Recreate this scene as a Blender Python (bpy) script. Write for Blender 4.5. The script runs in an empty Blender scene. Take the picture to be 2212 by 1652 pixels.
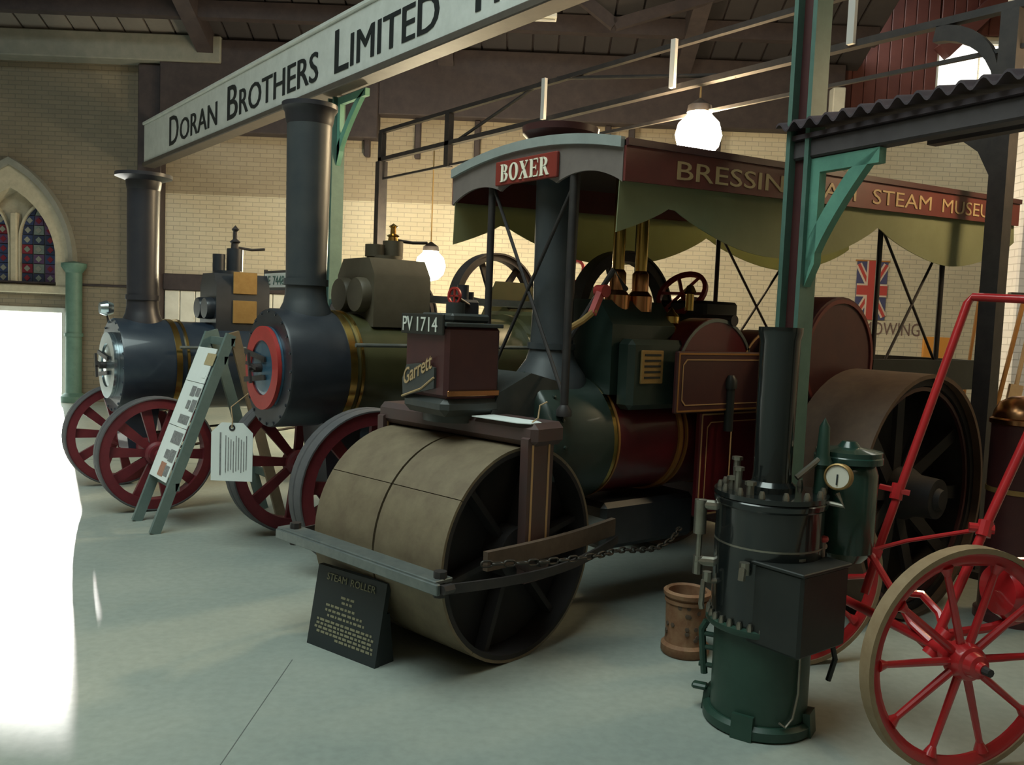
import bpy, bmesh, math, random
from mathutils import Vector, Matrix
R = math.radians; PI = math.pi
random.seed(7)
sc = bpy.context.scene
COL = sc.collection

# ------------------------------------------------------------------ camera
# world X runs along the engines towards their rear, Y along the row of engines
F_PX, EYE, PITCH, ROLL, YAW = 1880.0, 1.7, R(4.1), R(2.3), R(52)
hf = Vector((math.cos(YAW), math.sin(YAW), 0)); rt0 = Vector((math.sin(YAW), -math.cos(YAW), 0)); UZ = Vector((0, 0, 1))
fwd = math.cos(PITCH)*hf - math.sin(PITCH)*UZ
up0 = math.sin(PITCH)*hf + math.cos(PITCH)*UZ
rt = math.cos(ROLL)*rt0 + math.sin(ROLL)*up0
up = -math.sin(ROLL)*rt0 + math.cos(ROLL)*up0
cd = bpy.data.cameras.new('camera'); cam = bpy.data.objects.new('camera', cd); COL.objects.link(cam)
cam.matrix_world = Matrix(((rt.x, up.x, -fwd.x, 0), (rt.y, up.y, -fwd.y, 0), (rt.z, up.z, -fwd.z, EYE), (0, 0, 0, 1)))
cd.sensor_fit = 'HORIZONTAL'; cd.sensor_width = 36; cd.lens = 36*F_PX/2212; cd.clip_start = 0.05; cd.clip_end = 400
sc.camera = cam

# ------------------------------------------------------------------ light
w = bpy.data.worlds.new('sky'); sc.world = w; w.use_nodes = True
bg = w.node_tree.nodes['Background']; bg.inputs[0].default_value = (0.82, 0.98, 0.92, 1); bg.inputs[1].default_value = 6.5
SD = R(7)                                    # low sun shining in through the open door on the left
sun_dir = (rt0*0.465 - hf*0.885).normalized()*math.cos(SD) - UZ*math.sin(SD)
sl = bpy.data.lights.new('sun', 'SUN'); sl.energy = 55; sl.angle = R(1.5); sl.color = (1, 0.97, 0.92)
so = bpy.data.objects.new('sun', sl); COL.objects.link(so)
so.rotation_euler = (-sun_dir).to_track_quat('Z', 'Y').to_euler(); so.location = (0, 0, 12)
WROT0 = YAW - PI/2
def portal(loc, size, size_y, direction):
    l = bpy.data.lights.new('daylight_portal', 'AREA'); l.shape = 'RECTANGLE'; l.size = size; l.size_y = size_y
    l.cycles.is_portal = True
    if abs(direction[2]) > .5: rzz = WROT0
    else: rzz = None
    o = bpy.data.objects.new('daylight_portal', l); COL.objects.link(o)
    o.location = loc; o.rotation_euler = (-Vector(direction)).to_track_quat('Z', 'Y').to_euler() if rzz is None else (0, 0, rzz)
portal(rt0*-3.75 + hf*1.75 + UZ*9.9, 8.5, 5.5, -UZ)
sc.cycles.caustics_reflective = False; sc.cycles.caustics_refractive = False
portal(rt0*-9.6 + hf*15.5 + UZ*0.8, 3.9, 1.6, -hf)
vs = sc.view_settings
vs.view_transform = 'Standard'; vs.look = 'None'; vs.exposure = 0.05; vs.gamma = 1.0; vs.use_curve_mapping = False

# ------------------------------------------------------------------ materials
MATS = {}
def mat(name, col, rough=0.5, metal=0.0, col2=None, scale=8.0, bump=0.0, coat=0.0, emit=None, estr=0.0, spec=0.5, lo=0.35, hi=0.7):
    m = bpy.data.materials.new(name); m.use_nodes = True; MATS[name] = m
    nt = m.node_tree; b = nt.nodes['Principled BSDF']
    b.inputs['Base Color'].default_value = (*col, 1); b.inputs['Roughness'].default_value = rough
    b.inputs['Metallic'].default_value = metal; b.inputs['Coat Weight'].default_value = coat
    b.inputs['Specular IOR Level'].default_value = spec
    if emit:
        b.inputs['Emission Color'].default_value = (*emit, 1); b.inputs['Emission Strength'].default_value = estr
    if col2 or bump:
        tc = nt.nodes.new('ShaderNodeTexCoord'); n = nt.nodes.new('ShaderNodeTexNoise')
        n.inputs['Scale'].default_value = scale; n.inputs['Detail'].default_value = 6; n.inputs['Roughness'].default_value = 0.65
        nt.links.new(tc.outputs['Object'], n.inputs['Vector'])
        if col2:
            r = nt.nodes.new('ShaderNodeValToRGB')
            r.color_ramp.elements[0].position = lo; r.color_ramp.elements[1].position = hi
            r.color_ramp.elements[0].color = (*col, 1); r.color_ramp.elements[1].color = (*col2, 1)
            nt.links.new(n.outputs['Fac'], r.inputs['Fac']); nt.links.new(r.outputs['Color'], b.inputs['Base Color'])
        if bump:
            bp = nt.nodes.new('ShaderNodeBump'); bp.inputs['Strength'].default_value = bump; bp.inputs['Distance'].default_value = 0.01
            nt.links.new(n.outputs['Fac'], bp.inputs['Height']); nt.links.new(bp.outputs['Normal'], b.inputs['Normal'])
    return m

def brick_mat(name, c1, c2, mortar, rough=0.85, dirt=None):
    m = bpy.data.materials.new(name); m.use_nodes = True; MATS[name] = m
    nt = m.node_tree; N = nt.nodes; L = nt.links; b = N['Principled BSDF']; b.inputs['Roughness'].default_value = rough
    tc = N.new('ShaderNodeTexCoord'); sx = N.new('ShaderNodeSeparateXYZ'); cx = N.new('ShaderNodeCombineXYZ')
    ad = N.new('ShaderNodeMath'); ad.operation = 'ADD'
    L.new(tc.outputs['Object'], sx.inputs[0]); L.new(sx.outputs['X'], ad.inputs[0]); L.new(sx.outputs['Y'], ad.inputs[1])
    L.new(ad.outputs[0], cx.inputs['X']); L.new(sx.outputs['Z'], cx.inputs['Y'])
    br = N.new('ShaderNodeTexBrick'); L.new(cx.outputs[0], br.inputs['Vector'])
    br.inputs['Scale'].default_value = 1.0; br.inputs['Brick Width'].default_value = 0.225; br.inputs['Row Height'].default_value = 0.075
    br.inputs['Mortar Size'].default_value = 0.006; br.inputs['Mortar Smooth'].default_value = 0.3
    br.inputs['Color1'].default_value = (*c1, 1); br.inputs['Color2'].default_value = (*c2, 1); br.inputs['Mortar'].default_value = (*mortar, 1)
    no = N.new('ShaderNodeTexNoise'); no.inputs['Scale'].default_value = 0.9; no.inputs['Detail'].default_value = 8
    L.new(tc.outputs['Object'], no.inputs['Vector'])
    mx = N.new('ShaderNodeMixRGB'); mx.blend_type = 'MULTIPLY'; mx.inputs['Fac'].default_value = 0.6
    rp = N.new('ShaderNodeValToRGB'); rp.color_ramp.elements[0].position = 0.3; rp.color_ramp.elements[1].position = 0.7
    rp.color_ramp.elements[0].color = (*(dirt or (0.7, 0.68, 0.64)), 1); rp.color_ramp.elements[1].color = (1, 1, 1, 1)
    L.new(no.outputs['Fac'], rp.inputs['Fac']); L.new(br.outputs['Color'], mx.inputs['Color1']); L.new(rp.outputs['Color'], mx.inputs['Color2'])
    L.new(mx.outputs[0], b.inputs['Base Color'])
    bp = N.new('ShaderNodeBump'); bp.inputs['Strength'].default_value = 0.6; bp.inputs['Distance'].default_value = 0.006; bp.invert = True
    L.new(br.outputs['Fac'], bp.inputs['Height']); L.new(bp.outputs['Normal'], b.inputs['Normal'])
    return m

def floor_mat():
    m = bpy.data.materials.new('floor_concrete'); m.use_nodes = True; MATS['floor'] = m
    nt = m.node_tree; N = nt.nodes; L = nt.links; b = N['Principled BSDF']
    tc = N.new('ShaderNodeTexCoord')
    n1 = N.new('ShaderNodeTexNoise'); n1.inputs['Scale'].default_value = 0.7; n1.inputs['Detail'].default_value = 7
    n2 = N.new('ShaderNodeTexNoise'); n2.inputs['Scale'].default_value = 22; n2.inputs['Detail'].default_value = 6
    L.new(tc.outputs['Object'], n1.inputs[0]); L.new(tc.outputs['Object'], n2.inputs[0])
    r1 = N.new('ShaderNodeValToRGB'); r1.color_ramp.elements[0].position = 0.35; r1.color_ramp.elements[1].position = 0.68
    r1.color_ramp.elements[0].color = (0.28, 0.325, 0.30, 1); r1.color_ramp.elements[1].color = (0.42, 0.44, 0.385, 1)
    L.new(n1.outputs['Fac'], r1.inputs['Fac'])
    mx = N.new('ShaderNodeMixRGB'); mx.blend_type = 'MULTIPLY'; mx.inputs['Fac'].default_value = 0.45
    r2 = N.new('ShaderNodeValToRGB'); r2.color_ramp.elements[0].position = 0.3; r2.color_ramp.elements[1].position = 0.65
    r2.color_ramp.elements[0].color = (0.72, 0.72, 0.70, 1)
    L.new(n2.outputs['Fac'], r2.inputs['Fac']); L.new(r1.outputs['Color'], mx.inputs['Color1']); L.new(r2.outputs['Color'], mx.inputs['Color2'])
    L.new(mx.outputs[0], b.inputs['Base Color'])
    b.inputs['Roughness'].default_value = 0.5; b.inputs['Specular IOR Level'].default_value = 0.4
    bp = N.new('ShaderNodeBump'); bp.inputs['Strength'].default_value = 0.12; bp.inputs['Distance'].default_value = 0.004
    L.new(n2.outputs['Fac'], bp.inputs['Height']); L.new(bp.outputs['Normal'], b.inputs['Normal'])

floor_mat()
brick_mat('tan_brick', (0.24, 0.20, 0.145), (0.21, 0.175, 0.13), (0.16, 0.14, 0.11))
brick_mat('cream_brick', (0.66, 0.60, 0.48), (0.62, 0.56, 0.45), (0.46, 0.42, 0.35))
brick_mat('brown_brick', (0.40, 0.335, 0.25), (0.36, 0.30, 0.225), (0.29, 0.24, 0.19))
brick_mat('pale_brick', (0.62, 0.62, 0.66), (0.58, 0.58, 0.62), (0.44, 0.44, 0.47))
mat('joint_grey', (0.13, 0.14, 0.13), 0.8)
mat('stone', (0.40, 0.35, 0.26), 0.8, col2=(0.50, 0.44, 0.33), scale=9, bump=0.3)
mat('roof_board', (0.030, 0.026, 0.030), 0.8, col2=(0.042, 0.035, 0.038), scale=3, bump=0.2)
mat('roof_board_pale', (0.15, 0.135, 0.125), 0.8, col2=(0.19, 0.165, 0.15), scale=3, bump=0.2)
mat('dark_timber', (0.035, 0.026, 0.030), 0.7, col2=(0.055, 0.04, 0.042), scale=6)
mat('grey_timber', (0.20, 0.20, 0.175), 0.8, col2=(0.25, 0.24, 0.21), scale=6)
mat('red_board', (0.085, 0.022, 0.018), 0.6, col2=(0.11, 0.03, 0.024), scale=5)
mat('white_paint', (0.74, 0.73, 0.68), 0.5, col2=(0.62, 0.61, 0.56), scale=4)
mat('sign_white', (0.70, 0.72, 0.69), 0.45, col2=(0.58, 0.60, 0.57), scale=5)
mat('sign_black', (0.018, 0.022, 0.024), 0.5)
mat('green_paint', (0.15, 0.36, 0.27), 0.5, col2=(0.11, 0.27, 0.21), scale=7)
mat('dull_green', (0.10, 0.19, 0.155), 0.55, col2=(0.07, 0.14, 0.115), scale=7)
mat('iron', (0.030, 0.026, 0.027), 0.55, 0.2, col2=(0.05, 0.042, 0.04), scale=9)
mat('white_rod', (0.62, 0.60, 0.58), 0.5)
mat('corrugated', (0.06, 0.045, 0.055), 0.65, col2=(0.085, 0.06, 0.07), scale=9)
mat('beam_grey', (0.075, 0.062, 0.068), 0.6, col2=(0.10, 0.085, 0.09), scale=6)
mat('beam_lip', (0.10, 0.082, 0.066), 0.6, col2=(0.075, 0.062, 0.052), scale=6)
mat('smokebox_black', (0.020, 0.024, 0.032), 0.34, col2=(0.032, 0.037, 0.046), scale=6, spec=0.6)
mat('chimney_grey', (0.042, 0.050, 0.058), 0.45, col2=(0.060, 0.066, 0.070), scale=5)
mat('chimney_dark', (0.024, 0.024, 0.032), 0.4, col2=(0.036, 0.034, 0.04), scale=5)
mat('olive', (0.055, 0.055, 0.022), 0.38, col2=(0.070, 0.068, 0.030), scale=5, coat=0.3)
mat('olive_brown', (0.085, 0.070, 0.045), 0.5, col2=(0.11, 0.09, 0.06), scale=7)
mat('engine_blue', (0.018, 0.028, 0.045), 0.35, col2=(0.026, 0.038, 0.055), scale=5, coat=0.3)
mat('door_steel', (0.55, 0.66, 0.70), 0.18, 0.9, col2=(0.42, 0.52, 0.58), scale=5)
mat('door_blue', (0.06, 0.14, 0.22), 0.25, 0.3, coat=0.5)
mat('bright_red', (0.45, 0.045, 0.04), 0.4, col2=(0.36, 0.034, 0.03), scale=9)
mat('brass', (0.62, 0.42, 0.13), 0.25, 1.0, col2=(0.50, 0.33, 0.10), scale=8)
mat('copper', (0.62, 0.30, 0.14), 0.25, 1.0, col2=(0.5, 0.24, 0.11), scale=8)
mat('brass_dull', (0.42, 0.27, 0.10), 0.45, 0.5, col2=(0.36, 0.22, 0.08), scale=20)
mat('wheel_red', (0.17, 0.020, 0.028), 0.5, col2=(0.12, 0.014, 0.022), scale=8)
mat('rubber', (0.085, 0.083, 0.090), 0.75, col2=(0.11, 0.105, 0.11), scale=12)
mat('maroon', (0.115, 0.011, 0.016), 0.33, col2=(0.085, 0.009, 0.014), scale=5, coat=0.35)
mat('dark_maroon', (0.060, 0.018, 0.020), 0.45, col2=(0.080, 0.024, 0.022), scale=6)
mat('fork_maroon', (0.095, 0.050, 0.045), 0.5, col2=(0.075, 0.05, 0.048), scale=7)
mat('dark_green', (0.016, 0.030, 0.024), 0.4, col2=(0.024, 0.040, 0.032), scale=6, coat=0.2)
mat('casting', (0.038, 0.044, 0.044), 0.5, col2=(0.058, 0.062, 0.058), scale=8, bump=0.1)
mat('roll_steel', (0.165, 0.122, 0.078), 0.62, 0.15, col2=(0.225, 0.178, 0.112), scale=9, bump=0.12)
mat('roll_dark', (0.014, 0.011, 0.012), 0.7, col2=(0.022, 0.017, 0.016), scale=8)
mat('scraper', (0.19, 0.21, 0.20), 0.4, 0.4, col2=(0.13, 0.15, 0.15), scale=14)
mat('wood_brown', (0.085, 0.055, 0.038), 0.65, col2=(0.12, 0.08, 0.055), scale=14)
mat('chain_iron', (0.05, 0.043, 0.036), 0.5, 0.6)
mat('roll_rust', (0.10, 0.058, 0.038), 0.7, col2=(0.14, 0.085, 0.052), scale=8, bump=0.15)
mat('canvas', (0.36, 0.37, 0.22), 0.9, col2=(0.30, 0.31, 0.18), scale=4)
def translucent(name, k):
    m = MATS[name]; nt = m.node_tree; b = nt.nodes['Principled BSDF']; t = nt.nodes.new('ShaderNodeBsdfTranslucent')
    t.inputs[0].default_value = b.inputs['Base Color'].default_value; ms = nt.nodes.new('ShaderNodeMixShader'); ms.inputs[0].default_value = k
    nt.links.new(b.outputs[0], ms.inputs[1]); nt.links.new(t.outputs[0], ms.inputs[2]); nt.links.new(ms.outputs[0], nt.nodes['Material Output'].inputs['Surface'])
translucent('canvas', .4)
mat('canopy_roof', (0.33, 0.36, 0.35), 0.6, col2=(0.27, 0.30, 0.29), scale=6)
mat('canopy_under', (0.06, 0.042, 0.035), 0.8)
mat('valance', (0.20, 0.165, 0.150), 0.75, col2=(0.16, 0.13, 0.12), scale=6)
mat('fascia_red', (0.16, 0.032, 0.026), 0.5, col2=(0.12, 0.026, 0.022), scale=6)
mat('board_red', (0.25, 0.035, 0.025), 0.45)
mat('cream_letter', (0.95, 0.88, 0.72), 0.5)
mat('gold_letter', (0.48, 0.33, 0.17), 0.5)
mat('white_letter', (0.72, 0.74, 0.68), 0.5)
mat('plate_black', (0.025, 0.025, 0.022), 0.4)
mat('lining', (0.50, 0.30, 0.14), 0.45)
mat('orange_lining', (0.42, 0.20, 0.06), 0.4, 0.4)
mat('paper', (0.82, 0.86, 0.84), 0.7, col2=(0.76, 0.80, 0.78), scale=3)
mat('print_grey', (0.16, 0.16, 0.16), 0.8, col2=(0.30, 0.30, 0.30), scale=40)
mat('print_tan', (0.46, 0.36, 0.20), 0.8, col2=(0.38, 0.30, 0.16), scale=40)
mat('print_red', (0.45, 0.22, 0.15), 0.8, col2=(0.35, 0.16, 0.10), scale=40)
mat('easel_green', (0.155, 0.21, 0.195), 0.55, col2=(0.12, 0.17, 0.16), scale=9)
mat('wood_tan', (0.25, 0.18, 0.11), 0.6, col2=(0.20, 0.145, 0.09), scale=12)
mat('slate_board', (0.020, 0.026, 0.028), 0.5)
mat('faded_gold', (0.26, 0.24, 0.15), 0.7)
mat('boiler_black', (0.009, 0.012, 0.012), 0.2, col2=(0.014, 0.017, 0.017), scale=7, coat=0.5)
mat('boiler_green', (0.016, 0.046, 0.032), 0.42, col2=(0.024, 0.060, 0.042), scale=9, bump=0.1)
mat('vessel_green', (0.018, 0.052, 0.040), 0.25, col2=(0.024, 0.064, 0.050), scale=6, coat=0.4)
mat('tank_black', (0.012, 0.014, 0.013), 0.5, col2=(0.018, 0.020, 0.018), scale=8)
mat('gunmetal', (0.33, 0.31, 0.26), 0.35, 0.8, col2=(0.24, 0.22, 0.18), scale=14)
mat('gauge_face', (0.72, 0.68, 0.58), 0.5)
mat('rust_pot', (0.20, 0.085, 0.04), 0.75, col2=(0.30, 0.17, 0.09), scale=12, bump=0.3)
mat('cart_red', (0.52, 0.020, 0.024), 0.30, col2=(0.42, 0.016, 0.02), scale=7, coat=0.5)
mat('tyre_tan', (0.27, 0.18, 0.10), 0.6, 0.1, col2=(0.34, 0.24, 0.14), scale=14)
mat('orange_wood', (0.42, 0.19, 0.05), 0.5, col2=(0.34, 0.15, 0.04), scale=15)
mat('pale_wood', (0.56, 0.38, 0.21), 0.6, col2=(0.48, 0.32, 0.18), scale=12)
mat('orange_sign', (0.66, 0.28, 0.05), 0.6)
mat('flag_red', (0.42, 0.055, 0.05), 0.8)
mat('flag_blue', (0.06, 0.065, 0.16), 0.8)
mat('flag_white', (0.60, 0.50, 0.44), 0.8)
mat('wall_letter', (0.16, 0.10, 0.09), 0.8)
mat('lamp_high', (1, 0.95, 0.8), 0.4, emit=(1.0, 0.76, 0.44), estr=270)
mat('lamp_side', (1, 0.95, 0.8), 0.4, emit=(1.0, 0.76, 0.44), estr=60)
mat('lamp_low', (1, 0.95, 0.8), 0.4, emit=(1.0, 0.85, 0.55), estr=290)
mat('lead', (0.05, 0.05, 0.055), 0.6)
mat('window_light', (0.9, 0.9, 0.85), 0.5, emit=(1.0, 0.98, 0.90), estr=1.6)
GLASS = []
for i, c in enumerate([(0.05, 0.07, 0.16), (0.22, 0.03, 0.05), (0.22, 0.26, 0.24), (0.06, 0.12, 0.11), (0.12, 0.07, 0.15), (0.30, 0.30, 0.26), (0.04, 0.05, 0.10)]):
    m = mat('stained_glass_%d' % i, c, 0.15)
    nt = m.node_tree; t = nt.nodes.new('ShaderNodeBsdfTranslucent'); t.inputs[0].default_value = (*[x*0.5 for x in c], 1)
    ms = nt.nodes.new('ShaderNodeMixShader'); ms.inputs[0].default_value = 0.25
    o = nt.nodes['Material Output']; nt.links.new(nt.nodes['Principled BSDF'].outputs[0], ms.inputs[1]); nt.links.new(t.outputs[0], ms.inputs[2])
    nt.links.new(ms.outputs[0], o.inputs['Surface']); GLASS.append(m.name)

# ------------------------------------------------------------------ mesh helpers
def frame_of(axis):
    a = Vector(axis).normalized()
    u = a.cross(Vector((0, 0, 1)))
    if u.length < 1e-4: u = Vector((1, 0, 0))
    u.normalize(); return a, u, a.cross(u)

class MB:
    def __init__(s): s.v = []; s.f = []
    def add(s, vs, fs):
        n = len(s.v); s.v += [tuple(p) for p in vs]; s.f += [[i+n for i in f] for f in fs]; return s
    def box(s, c, d, rot=None, bev=0.0):
        hx, hy, hz = d[0]/2, d[1]/2, d[2]/2
        bm = bmesh.new(); bmesh.ops.create_cube(bm, size=1)
        for q in bm.verts: q.co = Vector((q.co.x*2*hx, q.co.y*2*hy, q.co.z*2*hz))
        if bev: bmesh.ops.bevel(bm, geom=list(bm.edges), offset=bev, segments=1, affect='EDGES')
        M = Matrix.Translation(Vector(c)) @ (rot.to_4x4() if rot else Matrix())
        bm.verts.index_update()
        s.add([M @ q.co for q in bm.verts], [[q.index for q in f.verts] for f in bm.faces]); bm.free(); return s
    def b2(s, a, b, bev=0.0):
        return s.box([(a[i]+b[i])/2 for i in range(3)], [abs(b[i]-a[i]) for i in range(3)], bev=bev)
    def lathe(s, prof, o=(0, 0, 0), axis=(0, 0, 1), n=28, a0=0.0, a1=2*PI, closed=False):
        a, u, v = frame_of(axis); o = Vector(o); full = abs(a1-a0-2*PI) < 1e-6
        k = n if full else n+1; base = []
        for r, t in prof:
            for i in range(k):
                an = a0 + (a1-a0)*i/n
                base.append(o + a*t + (u*math.cos(an) + v*math.sin(an))*r)
        fs = []; m = len(prof)
        for j in range(m-1 if not closed else m):
            j2 = (j+1) % m
            for i in range(n):
                i2 = (i+1) % k
                fs.append([j*k+i, j*k+i2, j2*k+i2, j2*k+i])
        if not closed:
            if prof[0][0] > 1e-6 and full: fs.append([i for i in range(k)][::-1])
            if prof[-1][0] > 1e-6 and full: fs.append([(m-1)*k+i for i in range(k)])
        elif not full:
            fs.append([j*k for j in range(m)]); fs.append([j*k+k-1 for j in range(m)][::-1])
        return s.add(base, fs)
    def cyl(s, p0, p1, r0, r1=None, n=20):
        p0 = Vector(p0); p1 = Vector(p1); d = p1-p0
        return s.lathe([(r0, 0), (r1 if r1 is not None else r0, d.length)], p0, d, n)
    def ring(s, c, axis, ro, ri, wd, n=36):
        return s.lathe([(ri, -wd/2), (ro, -wd/2), (ro, wd/2), (ri, wd/2)], c, axis, n, closed=True)
    def arc(s, c, axis, ro, ri, wd, a0, a1, n=12):
        return s.lathe([(ri, -wd/2), (ro, -wd/2), (ro, wd/2), (ri, wd/2)], c, axis, n, a0, a1, closed=True)
    def tube(s, pts, r, n=10):
        pts = [Vector(p) for p in pts]; vs = []; fs = []; prev = None
        for i, p in enumerate(pts):
            t = (pts[min(i+1, len(pts)-1)] - pts[max(i-1, 0)]).normalized()
            if prev is None: _, u, v = frame_of(t)
            else:
                u = (prev - t*prev.dot(t)).normalized(); v = t.cross(u)
            prev = u
            for k in range(n):
                an = 2*PI*k/n; vs.append(p + (u*math.cos(an) + v*math.sin(an))*r)
        for i in range(len(pts)-1):
            for k in range(n):
                k2 = (k+1) % n; fs.append([i*n+k, i*n+k2, (i+1)*n+k2, (i+1)*n+k])
        fs.append([k for k in range(n)][::-1]); fs.append([(len(pts)-1)*n+k for k in range(n)])
        return s.add(vs, fs)
    def prism(s, poly, o, ax, ay, th):
        """polygon (a, b) in the plane o + a*ax + b*ay, thickness th along ax x ay, centred"""
        o = Vector(o); ax = Vector(ax); ay = Vector(ay); nn = ax.cross(ay).normalized()*th/2
        n = len(poly); vs = [o+ax*a+ay*b-nn for a, b in poly] + [o+ax*a+ay*b+nn for a, b in poly]
        fs = [list(range(n))[::-1], list(range(n, 2*n))] + [[i, (i+1) % n, n+(i+1) % n, n+i] for i in range(n)]
        return s.add(vs, fs)
    def strip(s, la, lb, th_vec):
        """ribbon between the polylines la and lb, thickened by th_vec"""
        t = Vector(th_vec); n = len(la)
        vs = [Vector(p) for p in la] + [Vector(p) for p in lb] + [Vector(p)+t for p in la] + [Vector(p)+t for p in lb]; fs = []
        for i in range(n-1):
            fs += [[i, i+1, n+i+1, n+i], [2*n+i, 3*n+i, 3*n+i+1, 2*n+i+1], [i, 2*n+i, 2*n+i+1, i+1], [n+i, n+i+1, 3*n+i+1, 3*n+i]]
        fs += [[0, n, 3*n, 2*n], [n-1, 3*n-1, 4*n-1, 2*n-1]]
        return s.add(vs, fs)
    def bar(s, p0, p1, wdt, hgt, side=None):
        p0 = Vector(p0); p1 = Vector(p1); a = (p1-p0).normalized()
        u = Vector(side) if side else frame_of(a)[1]
        u = (u - a*u.dot(a)).normalized(); v = a.cross(u)
        vs = [p + u*sx*wdt/2 + v*sy*hgt/2 for p in (p0, p1) for sx, sy in ((-1, -1), (1, -1), (1, 1), (-1, 1))]
        return s.add(vs, [[3, 2, 1, 0], [4, 5, 6, 7], [0, 1, 5, 4], [1, 2, 6, 5], [2, 3, 7, 6], [3, 0, 4, 7]])
    def mesh(s, name, m, ang=35):
        me = bpy.data.meshes.new(name); me.from_pydata(s.v, [], s.f)
        bm = bmesh.new(); bm.from_mesh(me); bmesh.ops.recalc_face_normals(bm, faces=bm.faces); bm.to_mesh(me); bm.free()
        me.polygons.foreach_set('use_smooth', [True]*len(me.polygons)); me.set_sharp_from_angle(angle=R(ang))
        me.materials.append(MATS[m]); return me
    def build(s, name, m, parent=None, loc=None, rz=None, ang=35, label=None):
        return put(name, s.mesh(name, m, ang), parent, loc, rz, label)

def put(name, me, parent=None, loc=None, rz=None, label=None, rot=None):
    o = bpy.data.objects.new(name, me); COL.objects.link(o)
    if parent: o.parent = parent
    if loc is not None: o.location = loc
    if rz is not None: o.rotation_euler.z = rz
    if rot is not None: o.rotation_euler = rot
    if label: o['label'] = label
    return o
def tag(o, label, cat, group=None, kind=None):
    o['label'] = label; o['category'] = cat
    if group: o['group'] = group
    if kind: o['kind'] = kind
    return o
def thing(name, label, cat, loc=(0, 0, 0), rz=0.0, group=None):
    o = bpy.data.objects.new(name, None); COL.objects.link(o); o.location = loc; o.rotation_euler.z = rz; o.empty_display_size = 0.1
    return tag(o, label, cat, group)
def structure(o, label, cat):
    o['kind'] = 'structure'; return tag(o, label, cat)
WROT = YAW - PI/2                        # the building: local x to the right, y away from the camera

def text_mesh(body, height, width=None, bold=0.0, depth=0.002):
    """letters as a mesh in the xy plane: baseline on y = 0, x from 0; cap height and total width as asked"""
    cu = bpy.data.curves.new('lettering', 'FONT'); cu.body = body; cu.size = 1; cu.extrude = 0.02; cu.offset = bold; cu.resolution_u = 3
    ob = bpy.data.objects.new('lettering', cu); COL.objects.link(ob)
    dg = bpy.context.evaluated_depsgraph_get(); dg.update(); ev = ob.evaluated_get(dg); me = ev.to_mesh()
    vs = [Vector(q.co) for q in me.vertices]; fs = [list(p.vertices) for p in me.polygons]
    ev.to_mesh_clear(); bpy.data.objects.remove(ob); bpy.data.curves.remove(cu)
    x0 = min(q.x for q in vs); x1 = max(q.x for q in vs); y1 = max(q.y for q in vs); y0 = min(q.y for q in vs)
    sx = (width/(x1-x0)) if width else height/(y1-max(y0, 0)); sy = height/(y1-max(y0, -0.02))
    return [Vector(((q.x-x0)*sx, q.y*sy, q.z/0.02*depth/2)) for q in vs], fs
def letters(body, height, o, ax, ay, width=None, bold=0.0, depth=0.004):
    vs, fs = text_mesh(body, height, width, bold, depth); o = Vector(o); ax = Vector(ax); ay = Vector(ay); nn = ax.cross(ay)
    m = MB(); m.add([o+ax*q.x+ay*q.y+nn*q.z for q in vs], fs); return m
# bold roman capitals drawn as polygons on a grid 100 high
def words_on(body, height, o, ax, ay, width, mt, parent, depth=.004):
    parts = body.split(); tot = sum(len(q) for q in parts)+.8*(len(parts)-1); x = 0.0; o = Vector(o); ax = Vector(ax)
    for q in parts:
        wq = width*len(q)/tot; letters(q, height, o+ax*x, ax, ay, wq*.96, 0, depth).build('lettering', mt, parent); x += wq+.8*width/tot
def arcpts(cx, cy, rx, ry, a0, a1, n=10):
    return [(cx+rx*math.cos(R(a0+(a1-a0)*i/n)), cy+ry*math.sin(R(a0+(a1-a0)*i/n))) for i in range(n+1)]
def roman(ch):
    def bowl(x0, x1, y0, y1, tk, th):
        cx = x0; rx = x1-x0; cy = (y0+y1)/2; ry = (y1-y0)/2
        o = arcpts(cx, cy, rx, ry, -90, 90); i = arcpts(cx, cy, rx-tk, ry-th, 90, -90); return o+i
    stem = [(0, 0), (38, 0), (38, 5), (31, 7), (31, 93), (38, 95), (38, 100), (0, 100), (0, 95), (8, 93), (8, 7), (0, 5)]
    if ch == 'B': return [stem, bowl(30, 68, 48, 100, 21, 7), bowl(30, 74, 0, 55, 22, 7)], 76
    if ch == 'R': return [stem, bowl(30, 70, 44, 100, 21, 7), [(34, 50), (54, 50), (78, 8), (88, 5), (88, 0), (62, 0), (34, 46)]], 88
    if ch == 'E': return [stem, [(30, 93), (70, 93), (74, 74), (78, 74), (76, 100), (30, 100)], [(30, 47), (56, 47), (60, 38), (63, 38), (63, 64), (60, 64), (56, 54), (30, 54)], [(30, 0), (78, 0), (82, 30), (78, 30), (70, 7), (30, 7)]], 82
    if ch == 'O':
        o = arcpts(44, 50, 44, 51, 0, 360, 28)[:-1]; i = arcpts(44, 50, 21, 43, 0, 360, 28)[:-1]
        return [[o[k], o[(k+1) % 28], i[(k+1) % 28], i[k]] for k in range(28)], 88
    if ch == 'X': return [[(4, 95), (4, 100), (40, 100), (40, 95), (34, 93), (80, 7), (88, 5), (88, 0), (48, 0), (48, 5), (55, 7), (10, 93)], [(0, 0), (26, 0), (26, 5), (20, 7), (42, 46), (37, 54), (8, 7), (0, 5)], [(56, 100), (84, 100), (84, 95), (78, 93), (52, 54), (47, 46), (70, 93), (56, 95)]], 88
    return [], 50

def copy_of(o, parent, loc=None, rot=None):
    c = o.copy(); COL.objects.link(c); c.parent = parent
    if loc is not None: c.location = loc
    if rot is not None: c.rotation_euler = rot
    return c

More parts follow.
